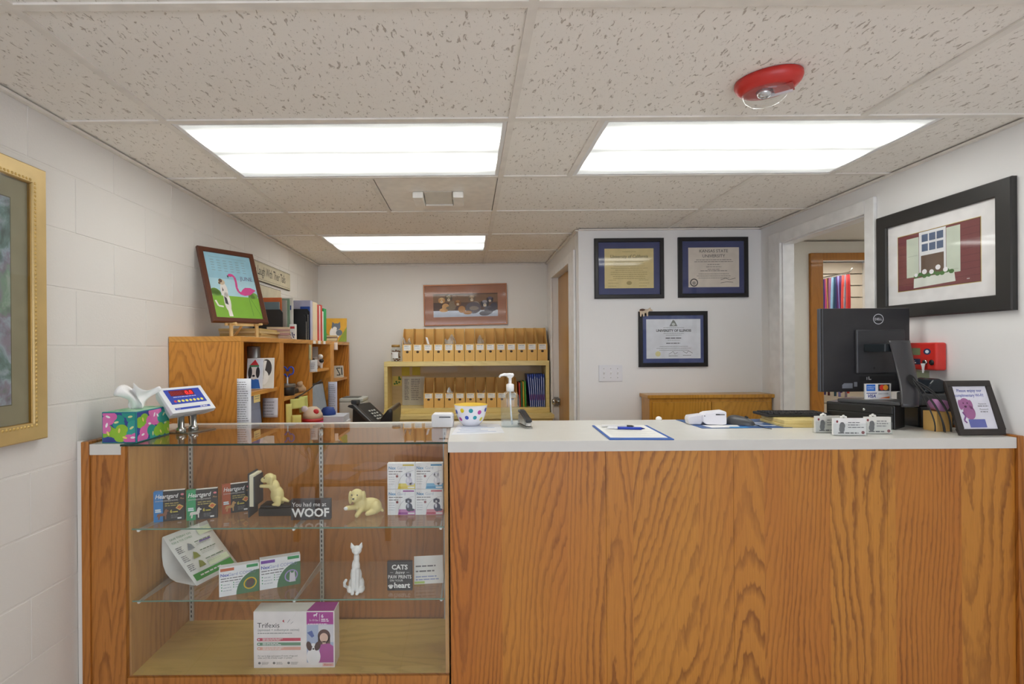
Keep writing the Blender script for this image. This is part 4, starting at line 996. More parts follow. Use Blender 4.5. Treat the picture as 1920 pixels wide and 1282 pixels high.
def picture(name, label, cat, loc, rz, w, h, fw, d, fmat, mat_col, art, glass=True, tilt=0.0, liner=None):
    T = thing(name, label, cat, loc, 0, None, (0, tilt, rz))
    frame_ring(MB(fmat), w, h, fw, d).build('frame', T)
    MB(C(mat_col, .7)).box(-w / 2 + fw * .6, w / 2 - fw * .6, -d * .45, -d * .25, -h / 2 + fw * .6, h / 2 - fw * .6).build('mat_board', T)
    b = MB(); art(b, -d * .45, w - 2 * fw, h - 2 * fw); b.build('artwork', T)
    if glass: MB('pic_glass').box(-w / 2 + fw * .7, w / 2 - fw * .7, -d * .8, -d * .72, -h / 2 + fw * .7, h / 2 - fw * .7).build('glass', T)
    return T
# window picture
def window_art(b, y, w, h):
    x0, x1, z0, z1 = -w * .385, w * .37, -h * .33, h * .34
    k = lambda u: x0 + (x1 - x0) * u; q = lambda v: z0 + (z1 - z0) * v
    b.m('#c4a860').rect(x0 - .004, x1 + .004, z0 - .004, z1 + .004, y - .0006); b.m('#3a2c24').rect(x0 - .0015, x1 + .0015, z0 - .0015, z1 + .0015, y - .0009)
    b.m('#7d4446').rect(x0, x1, z0, z1, y - .0012); b.m('#54282c')
    for i in range(1, 9): b.rect(x0, x1, q(i / 9) - .001, q(i / 9), y - .0014)
    b.m('#cdd6c6').rect(k(.12), k(.285), q(.22), q(.93), y - .0016).rect(k(.63), k(.79), q(.2), q(.97), y - .0016); b.m('#b4bfb0').rect(k(.14), k(.265), q(.6), q(.61), y - .0018).rect(k(.65), k(.77), q(.25), q(.258), y - .0018)
    b.m('#e8e9ec').rect(k(.29), k(.625), q(.22), q(1.0), y - .0016); b.m('#6a5648').rect(k(.315), k(.60), q(.22), q(.58), y - .0018)
    b.m('#5a6a86')
    for i in range(3):
        for j in range(2): b.rect(k(.325 + i * .095), k(.405 + i * .095), q(.65 + j * .17), q(.78 + j * .17), y - .0018)
    b.m('#dfe3da').flat([(k(.215), q(.02)), (k(.735), q(.05)), (k(.72), q(.22)), (k(.22), q(.19))], y - .002)
    b.m('#4f7a40')
    for i in range(9): b.oval(k(.25 + i * .055), q(.23 + .02 * math.sin(i * 2)), .012, .009, y - .0022, 10)
    b.m('#f4f3f6')
    for u, v, r in ((.36, .29, .012), (.45, .27, .011), (.53, .33, .012), (.62, .27, .011), (.25, .25, .009)): b.oval(k(u), q(v), r, r * .9, y - .0024, 14)
    b.m('#c9c2c2').lines(k(.86), q(.07), .012, 1, .01, .004, y - .002, 2)
picture('framed_picture', 'large black framed picture of window with flower box, right wall', 'picture', (XR - .001, 2.188, CZ + .366), R(-90), .624, .482, .06, .022, C('#2c2b2a', .4), '#eceaea', window_art)

# diplomas on the middle wall
def dip(px0, py0, px1, py1, label, art, mat_col='#3c4370'):
    a, c = W(px0, py0, 3.505), W(px1, py1, 3.505)
    return picture('framed_diploma', label, 'diploma', ((a.x + c.x) / 2, YD - .0005, (a.z + c.z) / 2), 0, c.x - a.x, a.z - c.z, .027, .02, C('#19181b', .3), mat_col, art)
def dip_a(b, y, w, h):
    b.m('#d9c68d').rect(-w * .40, w * .40, -h * .38, h * .38, y - .001); b.m('#8a7a4a').text('THE REGENTS OF THE', .009, 0, h * .31, y - .0014, 'CENTER'); b.m('#55502f').text('University of California', .030, 0, h * .20, y - .0014, 'CENTER', .15, .004, .9)
    b.m('#a8955f').lines(-w * .3, h * .13, w * .6, 9, .014, .0035, y - .0014, 3, 'C').lines(-w * .34, -h * .22, w * .17, 3, .02, .003, y - .0014, 4).lines(w * .16, -h * .22, w * .17, 3, .02, .003, y - .0014, 5).oval(0, -h * .28, .018, .013, y - .0014)
def dip_b(b, y, w, h):
    b.m('#d8cec2').rect(-w * .40, w * .42, -h * .38, h * .38, y - .001); b.m('#55524e').text('KANSAS STATE', .0285, .004, h * .285, y - .0014, 'CENTER', 0, .006).text('UNIVERSITY', .0285, .004, h * .19, y - .0014, 'CENTER', 0, .006)
    b.m('#8f8780').lines(-w * .36, h * .15, w * .74, 2, .013, .0045, y - .0014, 3, 'C').lines(-w * .12, h * .06, w * .26, 3, .016, .0045, y - .0014, 4, 'C').lines(-w * .22, -h * .06, w * .46, 1, .016, .005, y - .0014, 6, 'C').lines(-w * .3, -h * .12, w * .62, 3, .014, .0035, y - .0014, 7, 'C')
    b.m('#4a4644').ring(-w * .31, -h * .29, .027, .027, .007, y - .0014); b.m('#a09890').oval(-w * .31, -h * .30, .012, .012, y - .0014); b.m('#5a5654').stroke([(w * .12, -h * .24), (w * .2, -h * .21), (w * .26, -h * .24), (w * .36, -h * .21)], .003, y - .0014).stroke([(w * .12, -h * .30), (w * .22, -h * .28), (w * .32, -h * .29)], .003, y - .0014)
def dip_c(b, y, w, h):
    b.m('#dfe3ea').rect(-w * .44, w * .45, -h * .41, h * .42, y - .001); b.m('#7d8280').flat([(-.024, h * .27), (.03, h * .27), (.012, h * .38), (.003, h * .405), (-.006, h * .38)], y - .0014); b.m('#c4cac8').oval(.003, h * .31, .011, .01, y - .0016)
    b.m('#2e3034').text('UNIVERSITY OF ILLINOIS', .0225, .004, h * .155, y - .0014, 'CENTER', 0, .03, .95)
    b.m('#8d9196').lines(-w * .22, h * .245, w * .46, 1, .01, .003, y - .0014, 1, 'C').lines(-w * .16, h * .125, w * .34, 2, .012, .003, y - .0014, 2, 'C'); b.m('#55585c').lines(-w * .14, h * .03, w * .3, 1, .01, .006, y - .0014, 5, 'C').lines(-w * .15, -h * .08, w * .3, 1, .01, .005, y - .0014, 8, 'C')
    b.m('#9da1a6').lines(-w * .12, -h * .02, w * .26, 1, .01, .003, y - .0014, 3, 'C').lines(-w * .28, -h * .15, w * .58, 3, .013, .003, y - .0014, 7, 'C'); b.m('#d9d3a0').oval(-w * .25, -h * .31, .018, .018, y - .0014)
    b.m('#5d6064').stroke([(-.03, -h * .32), (0, -h * .26), (.01, -h * .32), (.03, -h * .28)], .002, y - .0014).stroke([(w * .16, -h * .26), (w * .22, -h * .3), (w * .25, -h * .25), (w * .32, -h * .3)], .0025, y - .0014).lines(-.03, -h * .35, .06, 1, .01, .003, y - .0014, 2).lines(w * .16, -h * .34, .07, 1, .01, .003, y - .0014, 3)
dip(1114, 447, 1245, 559, 'black framed yellow parchment diploma, upper left of three', dip_a)
dip(1271, 445, 1403, 557, 'black framed beige diploma with round seal, upper right of three', dip_b)
dip(1197, 584, 1327, 687, 'black framed white diploma hanging alone in the lower row', dip_c, '#475384')
# tiny dog figurine on the lower diploma
p = W(1208, 592, 3.48)
T = thing('figurine', 'tiny cream and brown animal figurine hooked on lower diploma frame', 'figurine', (p.x, 3.482, p.z - .002))
blob('body', [((0, 0, .034), (.034, .013, .014)), ((.036, 0, .042), (.012, .010, .011)), ((.05, 0, .038), (.009, .006, .006))] + limb((-.022, -.004, .03), (-.024, -.004, .002), .008, .006) + limb((-.006, -.004, .03), (-.004, -.004, .002), .007, .006) + limb((.018, -.004, .03), (.02, -.004, .003), .007, .006) + limb((.04, .004, .05), (.042, .004, .06), .005, .002, 3), C('#d9c6ae', .5), T, .003)
MB(C('#5a4034', .5)).ball((-.012, -.004, .040), (.020, .011, .0095), 12, 8).build('patch', T)
# triple light switch
a, c = W(1123, 684, 3.51), W(1167, 715, 3.51)
T = thing('light_switch', 'white triple light switch plate below the parchment diploma', 'light switch', ((a.x + c.x) / 2, YD - .0005, (a.z + c.z) / 2))
MB(C('#e6e6ea', .3, var=.01)).box(-.08, .08, -.006, 0, -.056, .056).build('plate', T, .003)
for q in (-.046, 0, .046):
    MB(C('#f2f2f2', .3)).prism([(-.006, -.009), (-.015, .006), (-.012, .01), (-.006, .009)], q - .004, q + .004, 'X').build('toggle', T)
b = MB('steel')
for q in (-.046, 0, .046):
    for z in (-.03, .03): b.oval(q, z, .003, .003, -.0064, 10)
b.build('screws', T)
# golden oak cabinet below the diplomas
T = thing('low_cabinet', 'golden oak low cabinet against the wall below the diplomas', 'cabinet', (1.145, 3.34, 0))
MB('oak_gold').box(0.014, .80, .012, .165, .0, 1.052).build('carcass', T, .002); MB('oak_gold').box(0, .812, 0, .166, 1.053, 1.076).build('top', T, .003)
MB('oak_gold').box(.03, .405, .0, .0115, .1, 1.03).build('door', T, .001); MB('oak_gold').box(.41, .785, .0, .0115, .1, 1.03).build('door', T, .001)
T = thing('round_knob', 'small white round knob at the back edge of worktop', 'knob', (.862, 2.372, ZT))
MB('white').lathe([(0, 0), (.013, 0), (.0135, .008), (.010, .014), (.004, .017), (0, .0172)], 20).build('knob', T)

# leashes on a peg arm in the store
rod = thing('peg_arm', 'metal display arm holding the coloured leashes', 'display hook', (3.385, 4.62, CZ + .655))
MB('chrome').tube([(0, .409, 0), (0, .02, 0), (0, .0, .008), (.0, -.02, .03)], .005, 8).box(-.012, .012, .402, .4095, -.02, .02).build('arm', rod)
lc = [('red', '#b01c22'), ('coral', '#d8453c'), ('grey', '#8e8296'), ('bright red', '#e04a40'), ('dark purple', '#4a1a56'), ('lavender', '#8a86c8'), ('plum', '#5a2060'), ('navy', '#232a5c'), ('teal', '#1f4a60'), ('pale blue', '#8fb4d0'), ('mauve', '#9a5a80'), ('maroon', '#5e2228'), ('orange', '#c88a58'), ('pink', '#b8457e'), ('violet', '#3a2a70'), ('blue', '#2a5a9e')]
for i, (nm, c_) in enumerate(lc):
    y = 4.645 + i * .0232
    T = thing('leash', '%s leash hanging on the store wall arm' % nm, 'leash', (3.385, y, CZ + .655 - .0055), R(random.uniform(-8, 8)), 'leashes on the arm')
    ln = 1.02 + .04 * (i % 3); dx = random.uniform(-.004, .004)
    b = MB(C(c_, .6)); b.grid(lambda u, v: (((u - .5) * .021) + .007 * math.sin(v * 7 + i) , .0035 * math.sin(v * 5 + i * 2), -.012 - v * ln), 2, 14); b.build('strap', T, thick=.003)
    b = MB('steel'); b.tube([(.006 * math.cos(a_), 0, -.005 + .0085 * math.sin(a_)) for a_ in [q * PI / 5 for q in range(11)]], .0014, 6); b.build('loop', T)

# ------------------------------------------------------------------ left wall
def paint_mat():
    t = NT('soft_floral_painting'); o = t.obj()
    n = t.noise(t.map(o, (5, 5, 5)), 1.4, 5, .62, .6); n2 = t.noise(t.map(o, (11, 11, 9)), 2.0, 3)
    c = t.ramp(n, [(.30, '#4c5a58'), (.42, '#6f8a86'), (.5, '#9aa8b4'), (.58, '#8b8492'), (.66, '#7d9a86'), (.78, '#b4b8b6')])
    c = t.mix(t.ramp(n2, [(.5, 0.0), (.72, .55)]), c, '#4a4650'); return t.pbr(c, .7)
M['painting'] = paint_mat()
zc, hh = CZ + .1555, .87
def floral(b, y, w, h):
    b.m('#5d5a45').rect(-w * .5 + .062, w * .5 - .062, -h * .5 + .062, h * .5 - .062, y - .0005); b.m('painting').rect(-w * .5 + .065, w * .5 - .065, -h * .5 + .065, h * .5 - .065, y - .001)
gw = .70
T = picture('framed_painting', 'gold framed soft floral painting on the left block wall', 'painting', (XL + .001, 1.709 - gw / 2, zc), R(90), gw, hh, .056, .03, C('#cdb076', .4, .25), '#8f8a72', floral)
frame_ring(MB(C('#a8823a', .35, .4)), gw - .075, hh - .075, .02, .026).build('inner_moulding', T)
b = MB(C('#d3b167', .35, .3)); s_ = .013
for i in range(int((hh - .09) / s_)):
    z = -hh / 2 + .048 + i * s_
    for x_ in (gw / 2 - .047, -gw / 2 + .047): b.ball((x_, -.029, z), (.005, .004, .0055), 6, 4)
for i in range(int((gw - .1) / s_)):
    for z in (hh / 2 - .047, -hh / 2 + .047): b.ball((-gw / 2 + .05 + i * s_, -.029, z), (.0055, .004, .005), 6, 4)
o = b.build('bead_trim', T); o['kind'] = 'stuff'

# plaque with lettering
T = thing('wall_plaque', 'cream wall plaque reading Dogs Laugh With Their Tails', 'sign', (XL + .001, 3.66, CZ + .531), R(90))
MB(C('#3a352c', .6)).box(-.445, .445, -.008, 0, -.066, .066).build('backing', T); MB(C('#cfc6ac', .7)).box(-.441, .441, -.0105, -.0085, -.062, .062).build('face', T)
b = MB('#2e2924'); b.text('Dogs Laugh With Their Tails', .086, .0, -.022, -.0109, 'CENTER', 0, .004, .66); b.rect(-.435, .435, -.0515, -.0495, -.0109).rect(-.435, .435, .056, .0575, -.0109); b.build('lettering', T)
T = thing('wall_plaque', 'second cream plaque hanging just below the dog plaque', 'sign', (XL + .001, 3.50, CZ + .395), R(90))
MB(C('#3a352c', .6)).box(-.4, .4, -.008, 0, -.05, .05).build('backing', T); MB(C('#cfc6ac', .7)).box(-.396, .396, -.0105, -.0085, -.046, .046).build('face', T)

# ------------------------------------------------------------------ back wall: picture, shelf unit, magazine files
def pups(b, y, w, h):
    x0, x1, z0, z1 = -w * .395, w * .40, -h * .31, h * .29
    k = lambda u: x0 + (x1 - x0) * u; q = lambda v: z0 + (z1 - z0) * v; s = x1 - x0
    b.m('#5a3f30').rect(x0, x1, z0, z1, y - .0006); b.m('#7a5a3e').rect(x0, x1, q(.62), q(.95), y - .0008); b.m('#bcc6d6').rect(x0, x1, z0, q(.27), y - .0008); b.m('#4a3226').rect(k(0), k(.3), q(.27), q(.62), y - .0007)
    def pup(u, v, r, c1, c2, c3, lie=0):
        b.m(c1).oval(k(u + .06), q(v - .28), r * 1.25, r * 1.2, y - .001, 18); b.oval(k(u + .03 + .12 * lie), q(v - .42), r * 1.5, r * .7, y - .0011, 16)
        b.m(c2).oval(k(u), q(v), r, r * 1.0, y - .0013, 18); b.m(c3).oval(k(u) - r * .8, q(v) - r * .1, r * .34, r * .8, y - .0015, 12, .2).oval(k(u) + r * .8, q(v) - r * .1, r * .34, r * .8, y - .0015, 12, -.2)
        b.m('#e0d0b4').oval(k(u), q(v) - r * .45, r * .42, r * .36, y - .0016, 12); b.m('#17120f').oval(k(u), q(v) - r * .4, r * .16, r * .13, y - .0018, 8).oval(k(u) - r * .35, q(v) + r * .15, r * .12, r * .12, y - .0018, 8).oval(k(u) + r * .35, q(v) + r * .15, r * .12, r * .12, y - .0018, 8)
    pup(.24, .80, s * .05, '#7c6a52', '#93805f', '#5b4a38'); pup(.60, .78, s * .048, '#8a7c70', '#b59a78', '#6d5a48')
    b.m('#5b5258').oval(k(.62), q(.38), s * .12, s * .09, y - .00105, 20)
    pup(.13, .72, s * .045, '#c9985c', '#d9b27a', '#c08a50'); pup(.38, .60, s * .045, '#b07a3c', '#a8733a', '#7a4e26', 1); pup(.80, .55, s * .055, '#54505c', '#8d8a92', '#2e2c34', -.3); pup(.88, .72, s * .045, '#3c3844', '#5d5468', '#2a2630')
a, c = W(794, 533, 4.89), W(951, 609, 4.89)
picture('framed_picture', 'brown matted picture of puppies in a row on back wall', 'picture', ((a.x + c.x) / 2, YB - .0005, (a.z + c.z) / 2), 0, c.x - a.x, a.z - c.z, .011, .02, C('#a06a48', .3, .5), '#a8755c', pups, True, R(-.9))

T0 = thing('shelf_unit', 'pale wooden shelf unit against the back wall', 'shelf', (-.746, 4.62, 0))
UW = 1.461
MB('ply').box(0, UW, 0, .28, 1.23, 1.272).build('top_board', T0, .002)
MB('ply').box(0, .03, 0, .28, .86, 1.2295).build('side_board', T0, .002); MB('ply').box(UW - .03, UW, 0, .28, .86, 1.2295).build('side_board', T0, .002)
MB('ply').box(0, UW, -.02, .28, .815, .8595).build('shelf_board', T0, .002); MB('ply_back').box(.0305, UW - .0305, .268, .28, .86, 1.2295).build('back_board', T0)
T = thing('low_cabinet', 'pale wooden base cabinet below the back shelf unit', 'cabinet', (-.77, 4.46, 0))
MB('ply').box(0, 1.5, 0, .44, .78, .8145).build('top', T, .002); MB('ply').box(.01, 1.49, .02, .44, 0, .7795).build('carcass', T)
for q in range(3): MB('ply').box(.02 + q * .49, .5 + q * .49, .005, .0195, .05, .77).build('door', T, .001)

# magazine file master
def mag_file(seed):
    T = thing('magazine_file', 'file', 'magazine file', (0, 0, 0), 0)
    w, d = .089, .235; th = .0028
    P = [(0, 0), (0, .152), (.02, .158), (.045, .185), (.075, .25), (.105, .287), (.15, .297), (d, .297), (d, 0)]
    b = MB('card'); b.prism(P, 0, th, 'X').prism(P, w - th, w, 'X'); b.box(th, w - th, 0, th, 0, .152).box(th, w - th, d - th, d, 0, .297).box(th, w - th, th, d - th, 0, th); b.build('carton', T)
    b = MB('paper'); b.rect(.012, .076, .098, .145, -.0006); b.m('#8f9296').lines(.018, .138, .05, 1, .01, .005, -.0009, seed); b.m('#c4c6c8').lines(.018, .124, .046, 2, .009, .003, -.0009, seed + 2); b.build('label_card', T)
    b = MB('#4a3520'); b.oval(.044, .084, .0125, .0105, -.0006, 18); b.build('finger_hole', T); return T
masters = [mag_file(i) for i in range(3)]; used = [False] * 3
def put_file(x, y, z, sx, lab, group):
    k = random.randrange(3)
    if not used[k]: o = masters[k]; used[k] = True
    else: o = copy_tree(masters[k])
    o.location = (x, y, z); o['label'] = lab; o['group'] = group; o.scale = (sx, 1, 1 if z > 1.2 else .86)
    o.rotation_euler = (0, 0, R(random.uniform(-.2, .2))); return o
xs = [W(px, 660, 4.635).x for px in [754.5 + 19.5 * i for i in range(14)]]
for i, x in enumerate(xs):
    put_file(x, 4.635, 1.2725, .985, '%s cardboard magazine file from left on top of shelf unit' % ORD[i], 'files on the top of shelf unit')
xs2 = [W(px, 758, 4.64).x for px in [794.5 + 19.65 * i for i in range(9)]]
for i, x in enumerate(xs2):
    put_file(x, 4.64, .8600, .98, '%s cardboard magazine file from left inside shelf unit' % ORD[i], 'files inside the shelf unit')
# plastic bags in files
def bag(x, y, z, s, lab, sd, mat='bag'):
    rg = random.Random(sd); ph = [rg.uniform(0, 6) for _ in range(4)]
    b = MB(mat); b.grid(lambda u, v: (x + (u - .5) * s * (1 + .3 * math.sin(v * 4 + ph[0])), y + .018 * math.sin(u * 9 + ph[1] + v * 5) - .01 * v, z + v * s * 1.25 * (1 - .25 * math.sin(u * 6 + ph[2]))), 10, 8, False)
    o = b.build('plastic_bag', thick=.0008); tag(o, lab, 'bag'); return o
bag(xs[0] + .03, 4.70, 1.36, .085, 'clear plastic bag spilling from leftmost upper file', 1)
bag(xs[4] + .05, 4.70, 1.38, .085, 'clear plastic bag in the fifth upper file', 2)
bag(xs[7] + .05, 4.70, 1.38, .08, 'tall clear plastic bag in the eighth upper file', 3)
bag(xs2[2] + .045, 4.70, .93, .07, 'white wrapper in the third lower file', 4, C('#dcdcda', .5))
bag(xs2[5] + .045, 4.70, .93, .055, 'clear plastic bag in the sixth lower file', 5)
b = MB('white'); b.prism([(0, 0), (.02, 0), (-.012, .10), (-.03, .105)], 4.70, 4.704, 'Y'); o = b.build('folded_leaflet'); o.location = (xs[2] + .045, 0, 1.385); tag(o, 'white folded leaflet sticking out of third upper file', 'leaflet')
# jar
p = W(742, 676, 4.66)
T = thing('treat_jar', 'glass jar of brown treats on the left of shelf top', 'jar', (p.x, 4.665, 1.2725))
MB('bottle').lathe([(0, 0), (.042, 0), (.044, .004), (.044, .105), (.034, .122), (.034, .128)], 28).build('glass', T); MB(C('#b08a4a', .4, .3)).lathe([(.037, .128), (.037, .146), (.034, .149), (0, .149)], 28).build('lid', T)
b = MB(C('#8a5a34', .8))
rg = random.Random(3)
for q in range(70):
    a_ = rg.uniform(0, 6.28); r = .036 * math.sqrt(rg.random()); b.ball((r * math.cos(a_), r * math.sin(a_), .01 + rg.random() * .09), rg.uniform(.006, .009), 6, 4)
o = b.build('treats', T); o['kind'] = 'stuff'
MB('paper').grid(lambda u, v: (.0446 * math.sin((u - .5) * 1.3), -.0446 * math.cos((u - .5) * 1.3), .03 + v * .055), 8, 1).build('label_sheet', T)
# papers pinned inside the shelf unit
def pin(px0, py0, px1, py1, col, name, lab, lines_=None):
    a, c = W(px0, py0, 4.885), W(px1, py1, 4.885)
    o = thing(name, lab, 'paper', ((a.x + c.x) / 2, 4.8875, (a.z + c.z) / 2)); w, h = c.x - a.x, a.z - c.z
    MB(C(col, .8)).box(-w / 2, w / 2, -.001, 0, -h / 2, h / 2).build('sheet', o)
    if lines_: b = MB('grey_txt'); lines_(b, w, h); b.build('print', o)
pin(753, 688, 768, 704, '#c9b64a', 'sticky_note', 'left yellow sticky note inside the back shelf unit')
pin(773, 688, 788, 703, '#c4b24a', 'sticky_note', 'right yellow sticky note inside the back shelf unit')
def fl_(b, w, h):
    b.m('#4f7a3a')
    for q in range(7): b.oval(random.uniform(-w * .4, w * .4), random.uniform(-h * .4, h * .4), w * .12, h * .1, -.0014, 8)
pin(736, 705, 753, 723, '#d2c069', 'sticky_note', 'green flowered note inside the back shelf unit', fl_)
pin(754, 706, 796, 763, '#cfcdc4', 'pinned_list', 'white typed list pinned inside the back shelf unit', lambda b, w, h: b.lines(-w * .4, h * .42, w * .22, 14, h * .05, .006, -.0014, 2).lines(-w * .1, h * .42, w * .45, 12, h * .06, .006, -.0014, 5))
# coloured folders and blue booklets at the right of the shelf unit
X0 = W(972, 760, 4.68).x
for i, (nm, c_) in enumerate((('red', '#b83a34'), ('dark green', '#2f6a3a'), ('yellow', '#c9a52a'), ('bright green', '#3f9a3a'))):
    o = MB(C(c_, .5)).box(0, .012, 0, .2, 0, .215 + .004 * i).build('folder', bevel=.001, seg=1); o.location = (X0 + .007 + i * .0165, 4.655, .8605); o.rotation_euler = (0, R(-1), R(0)); tag(o, '%s folder standing beside the blue booklets' % nm, 'folder', 'coloured folders')
X0 = W(989, 760, 4.68).x
for i in range(8):
    T = thing('booklet', '%s blue booklet from left at right end of shelf unit' % ORD[i], 'booklet', (X0 + .022 + i * .0168, 4.65, .8605), 0, 'blue booklets', (0, R(-5 + i * .6), 0))
    MB(C('#1f3f9a', .4)).box(0, .0125, 0, .21, 0, .29).build('cover', T); b = MB('#c4ccdf'); b.rect(.0035, .008, .0, .27 - .01 * (i % 3), -.0004); b.m('#b86a90').rect(.0035, .008, .06, .11, -.0008); b.build('pages', T)

# ------------------------------------------------------------------ desk and hutch bookcases along the left wall
T = thing('desk', 'oak desk running along the left block wall under the bookcases', 'desk', (XL + .002, 2.43, 0))
MB('oak_shelf_x').box(0, .70, 0, 2.0, .73, .76).build('top', T, .003); MB('oak_shelf').box(.01, .66, .01, .04, 0, .7295).build('side_panel', T); MB('oak_shelf').box(.01, .66, 1.96, 1.99, 0, .7295).build('side_panel', T)
MB('oak_shelf_x').box(0, .34, 2.0005, 2.4, .73, .76).build('extension', T); MB('oak_shelf').box(.01, .3, 2.36, 2.39, 0, .7295).build('side_panel', T)
XF, XK = -1.066, XL + .003                                     # front and back of the bookcases
ZB0, ZB1 = .7605, 1.448
def bookcase(label, y0, y1, div, shelves):
    T = thing('bookcase', label, 'bookcase', (0, 0, 0)); th = .036
    MB('oak_shelf').box(XK, XF, y0, y0 + th, ZB0, ZB1 - .0255).build('side_panel', T, .001, 1)
    MB('oak_shelf').box(XK, XF, y1 - th, y1, ZB0, ZB1 - .0255).build('side_panel', T, .001, 1)
    MB('oak_shelf').box(XK + .012, XF, div[0], div[1], ZB0, ZB1 - .0255).build('divider', T, .001, 1)
    MB('oak_shelf_x').box(XK, XF, y0, y1, ZB1 - .025, ZB1).build('top_board', T, .0015, 1)
    MB('oak_shelf').box(XK, XK + .0115, y0 + th, y1 - th, ZB0, ZB1 - .0255).build('back_board', T)
    for (a, b_, z) in shelves: MB('oak_shelf_x').box(XK + .0125, XF - .012, a + .0005, b_ - .0005, z - .022, z).build('shelf', T, .001, 1)
    return T
bookcase('near oak bookcase hutch with the flamingo picture on top', 2.446, 3.535, (2.951, 3.02), [(2.482, 2.951, 1.175), (3.02, 3.499, 1.105)])
bookcase('far oak bookcase hutch with the coloured folders on top', 3.5365, 4.685, (4.04, 4.145), [(3.5725, 4.04, 1.245), (4.145, 4.649, 1.145)])
ZK = ZB1 + .0004

# flamingo calendar picture on a small easel
n2 = math.atan2(.26, .178)
T = thing('framed_picture', 'brown framed flamingo and dog calendar picture on bookcase', 'picture', (-1.262, 2.59, ZK + .077), 0, None, (R(-20), 0, n2))
PW, PH = .315, .42
frm = C('#5e3524', .35)
T.location = (-1.262, 2.59, ZK + .079)
c2 = MB(frm); c2.X = Matrix.Translation((PW / 2, .02, PH / 2)); frame_ring(c2, PW, PH, .026, .02); c2.build('frame', T)
MB('dark').box(.008, PW - .008, .010, .016, .008, PH - .008).build('backing', T)
b = MB(); y = .0095; x0, x1, z0, z1 = .024, PW - .024, .024, PH - .024; k = lambda u: x0 + (x1 - x0) * u; q = lambda v: z0 + (z1 - z0) * v
b.m('#9ccbdc').rect(x0, x1, z0, z1, y); b.m('#b4d9e4').rect(x0, x1, q(.34), q(.6), y - .0003); b.m('#84b83a').rect(x0, x1, z0, q(.34), y - .0006)
b.m('#7aa84a')
for u, v, r in ((.02, .38, .03), (.08, .40, .025), (.14, .36, .02), (.85, .36, .022), (.95, .37, .026)): b.oval(min(max(k(u), x0 + r * .9), x1 - r), q(v), r * .9, r * .7, y - .0008, 12)
b.m('#8fa9b4')
for i in range(5):
    for j in range(6): b.rect(k(.12 + j * .13), k(.19 + j * .13), q(.72 + i * .04), q(.73 + i * .04), y - .0003)
b.rect(k(.1), k(.9), q(.93), q(.935), y - .0003); b.m('#6a4a78').text('JUNE', .032, k(.68), q(.605), y - .0006)
pk = '#d94a92'
b.m(pk).stroke([(k(.44), q(.66)), (k(.5), q(.68)), (k(.56), q(.64)), (k(.57), q(.56)), (k(.56), q(.48)), (k(.58), q(.42)), (k(.65), q(.385))], .012, y - .001).oval(k(.47), q(.665), .012, .009, y - .0012, 12)
b.flat([(k(.6), q(.38)), (k(.70), q(.36)), (k(.83), q(.38)), (k(.97), q(.46)), (k(.86), q(.495)), (k(.74), q(.49)), (k(.67), q(.45))], y - .0012); b.m('#3a3436').flat([(k(.40), q(.655)), (k(.435), q(.66)), (k(.42), q(.61))], y - .0012)
b.m('#5a8a3a').stroke([(k(.78), q(.36)), (k(.80), q(.05))], .0025, y - .001).stroke([(k(.79), q(.36)), (k(.97), q(.06))], .002, y - .001)
b.m('#eee8e0').oval(k(.30), q(.25), .018, .055, y - .001, 18).oval(k(.28), q(.42), .020, .045, y - .001, 16).flat([(k(.28), q(.03)), (k(.36), q(.03)), (k(.34), q(.2)), (k(.27), q(.2))], y - .0011).stroke([(k(.2), q(.17)), (k(.1), q(.18)), (k(.06), q(.26))], .009, y - .001)
b.m('#d9c3a4').oval(k(.26), q(.545), .018, .016, y - .0013, 14); b.m('#6a5040').oval(k(.24), q(.565), .010, .011, y - .0015, 12).oval(k(.21), q(.525), .006, .006, y - .0015, 10); b.m('#3e3c3e').flat([(k(.25), q(.22)), (k(.31), q(.2)), (k(.30), q(.30)), (k(.25), q(.33))], y - .0013).flat([(k(.27), q(.42)), (k(.24), q(.40)), (k(.25), q(.47))], y - .0013)
b.build('artwork', T)
MB('pic_glass').box(.022, PW - .022, .006, .0068, .022, PH - .022).build('glass', T)
E = thing('easel', 'small light wooden easel holding the flamingo picture', 'easel', (-1.262, 2.59, ZK), n2)
pine = C('#d9b67a', .5)
for x_ in (.09, .235):
    MB(pine).prism([(x_ - .007, 0), (x_ + .007, 0), (x_ + .007, .07), (x_ - .007, .07)], -.012, .0, 'Y').build('leg', E)
    MB(pine).tube([(x_, .012, .066), (x_, -.05, .070)], .006, 10).build('peg', E)
MB(pine).box(.07, .255, .012, .02, .0605, .0765).build('crossbar', E); MB(pine).prism([(.01, .06), (.02, .06), (.10, .0), (.09, .0)], .155, .167, 'X').build('rear_leg', E)

# stacks, folders and sorters on top of the bookcases
def flatstack(name, label, cat, group, items, x0, y0, w, d, z, rot=0.0):
    for i, (c_, th) in enumerate(items):
        o = MB(C(c_, .7)).box(-w / 2, w / 2, -d / 2, d / 2, 0, th).build(name, bevel=.0006, seg=1)
        o.location = (x0 + random.uniform(-.006, .006), y0 + random.uniform(-.008, .008), z); o.rotation_euler = (0, 0, rot + random.uniform(-.06, .06)); z += th + .0004
        tag(o, label % ORD[i], cat, group)
    return z
flatstack('file_folder', '%s manila folder from bottom in the stack behind the easel', 'folder', 'manila stack behind easel', [('#cdb27a', .012), ('#c4a566', .013), ('#d2b986', .012), ('#c9ab6c', .013)], -1.235, 2.97, .22, .30, ZK, .0)
flatstack('envelope', '%s paper bundle from bottom in stack beside the black organizer', 'envelope', 'paper bundle stack', [('#b99a86', .012), ('#cdb49c', .01), ('#a9807a', .012), ('#c9ab8c', .012), ('#b08a80', .011), ('#d0b896', .012)], -1.15, 3.18, .13, .12, ZK, .3)
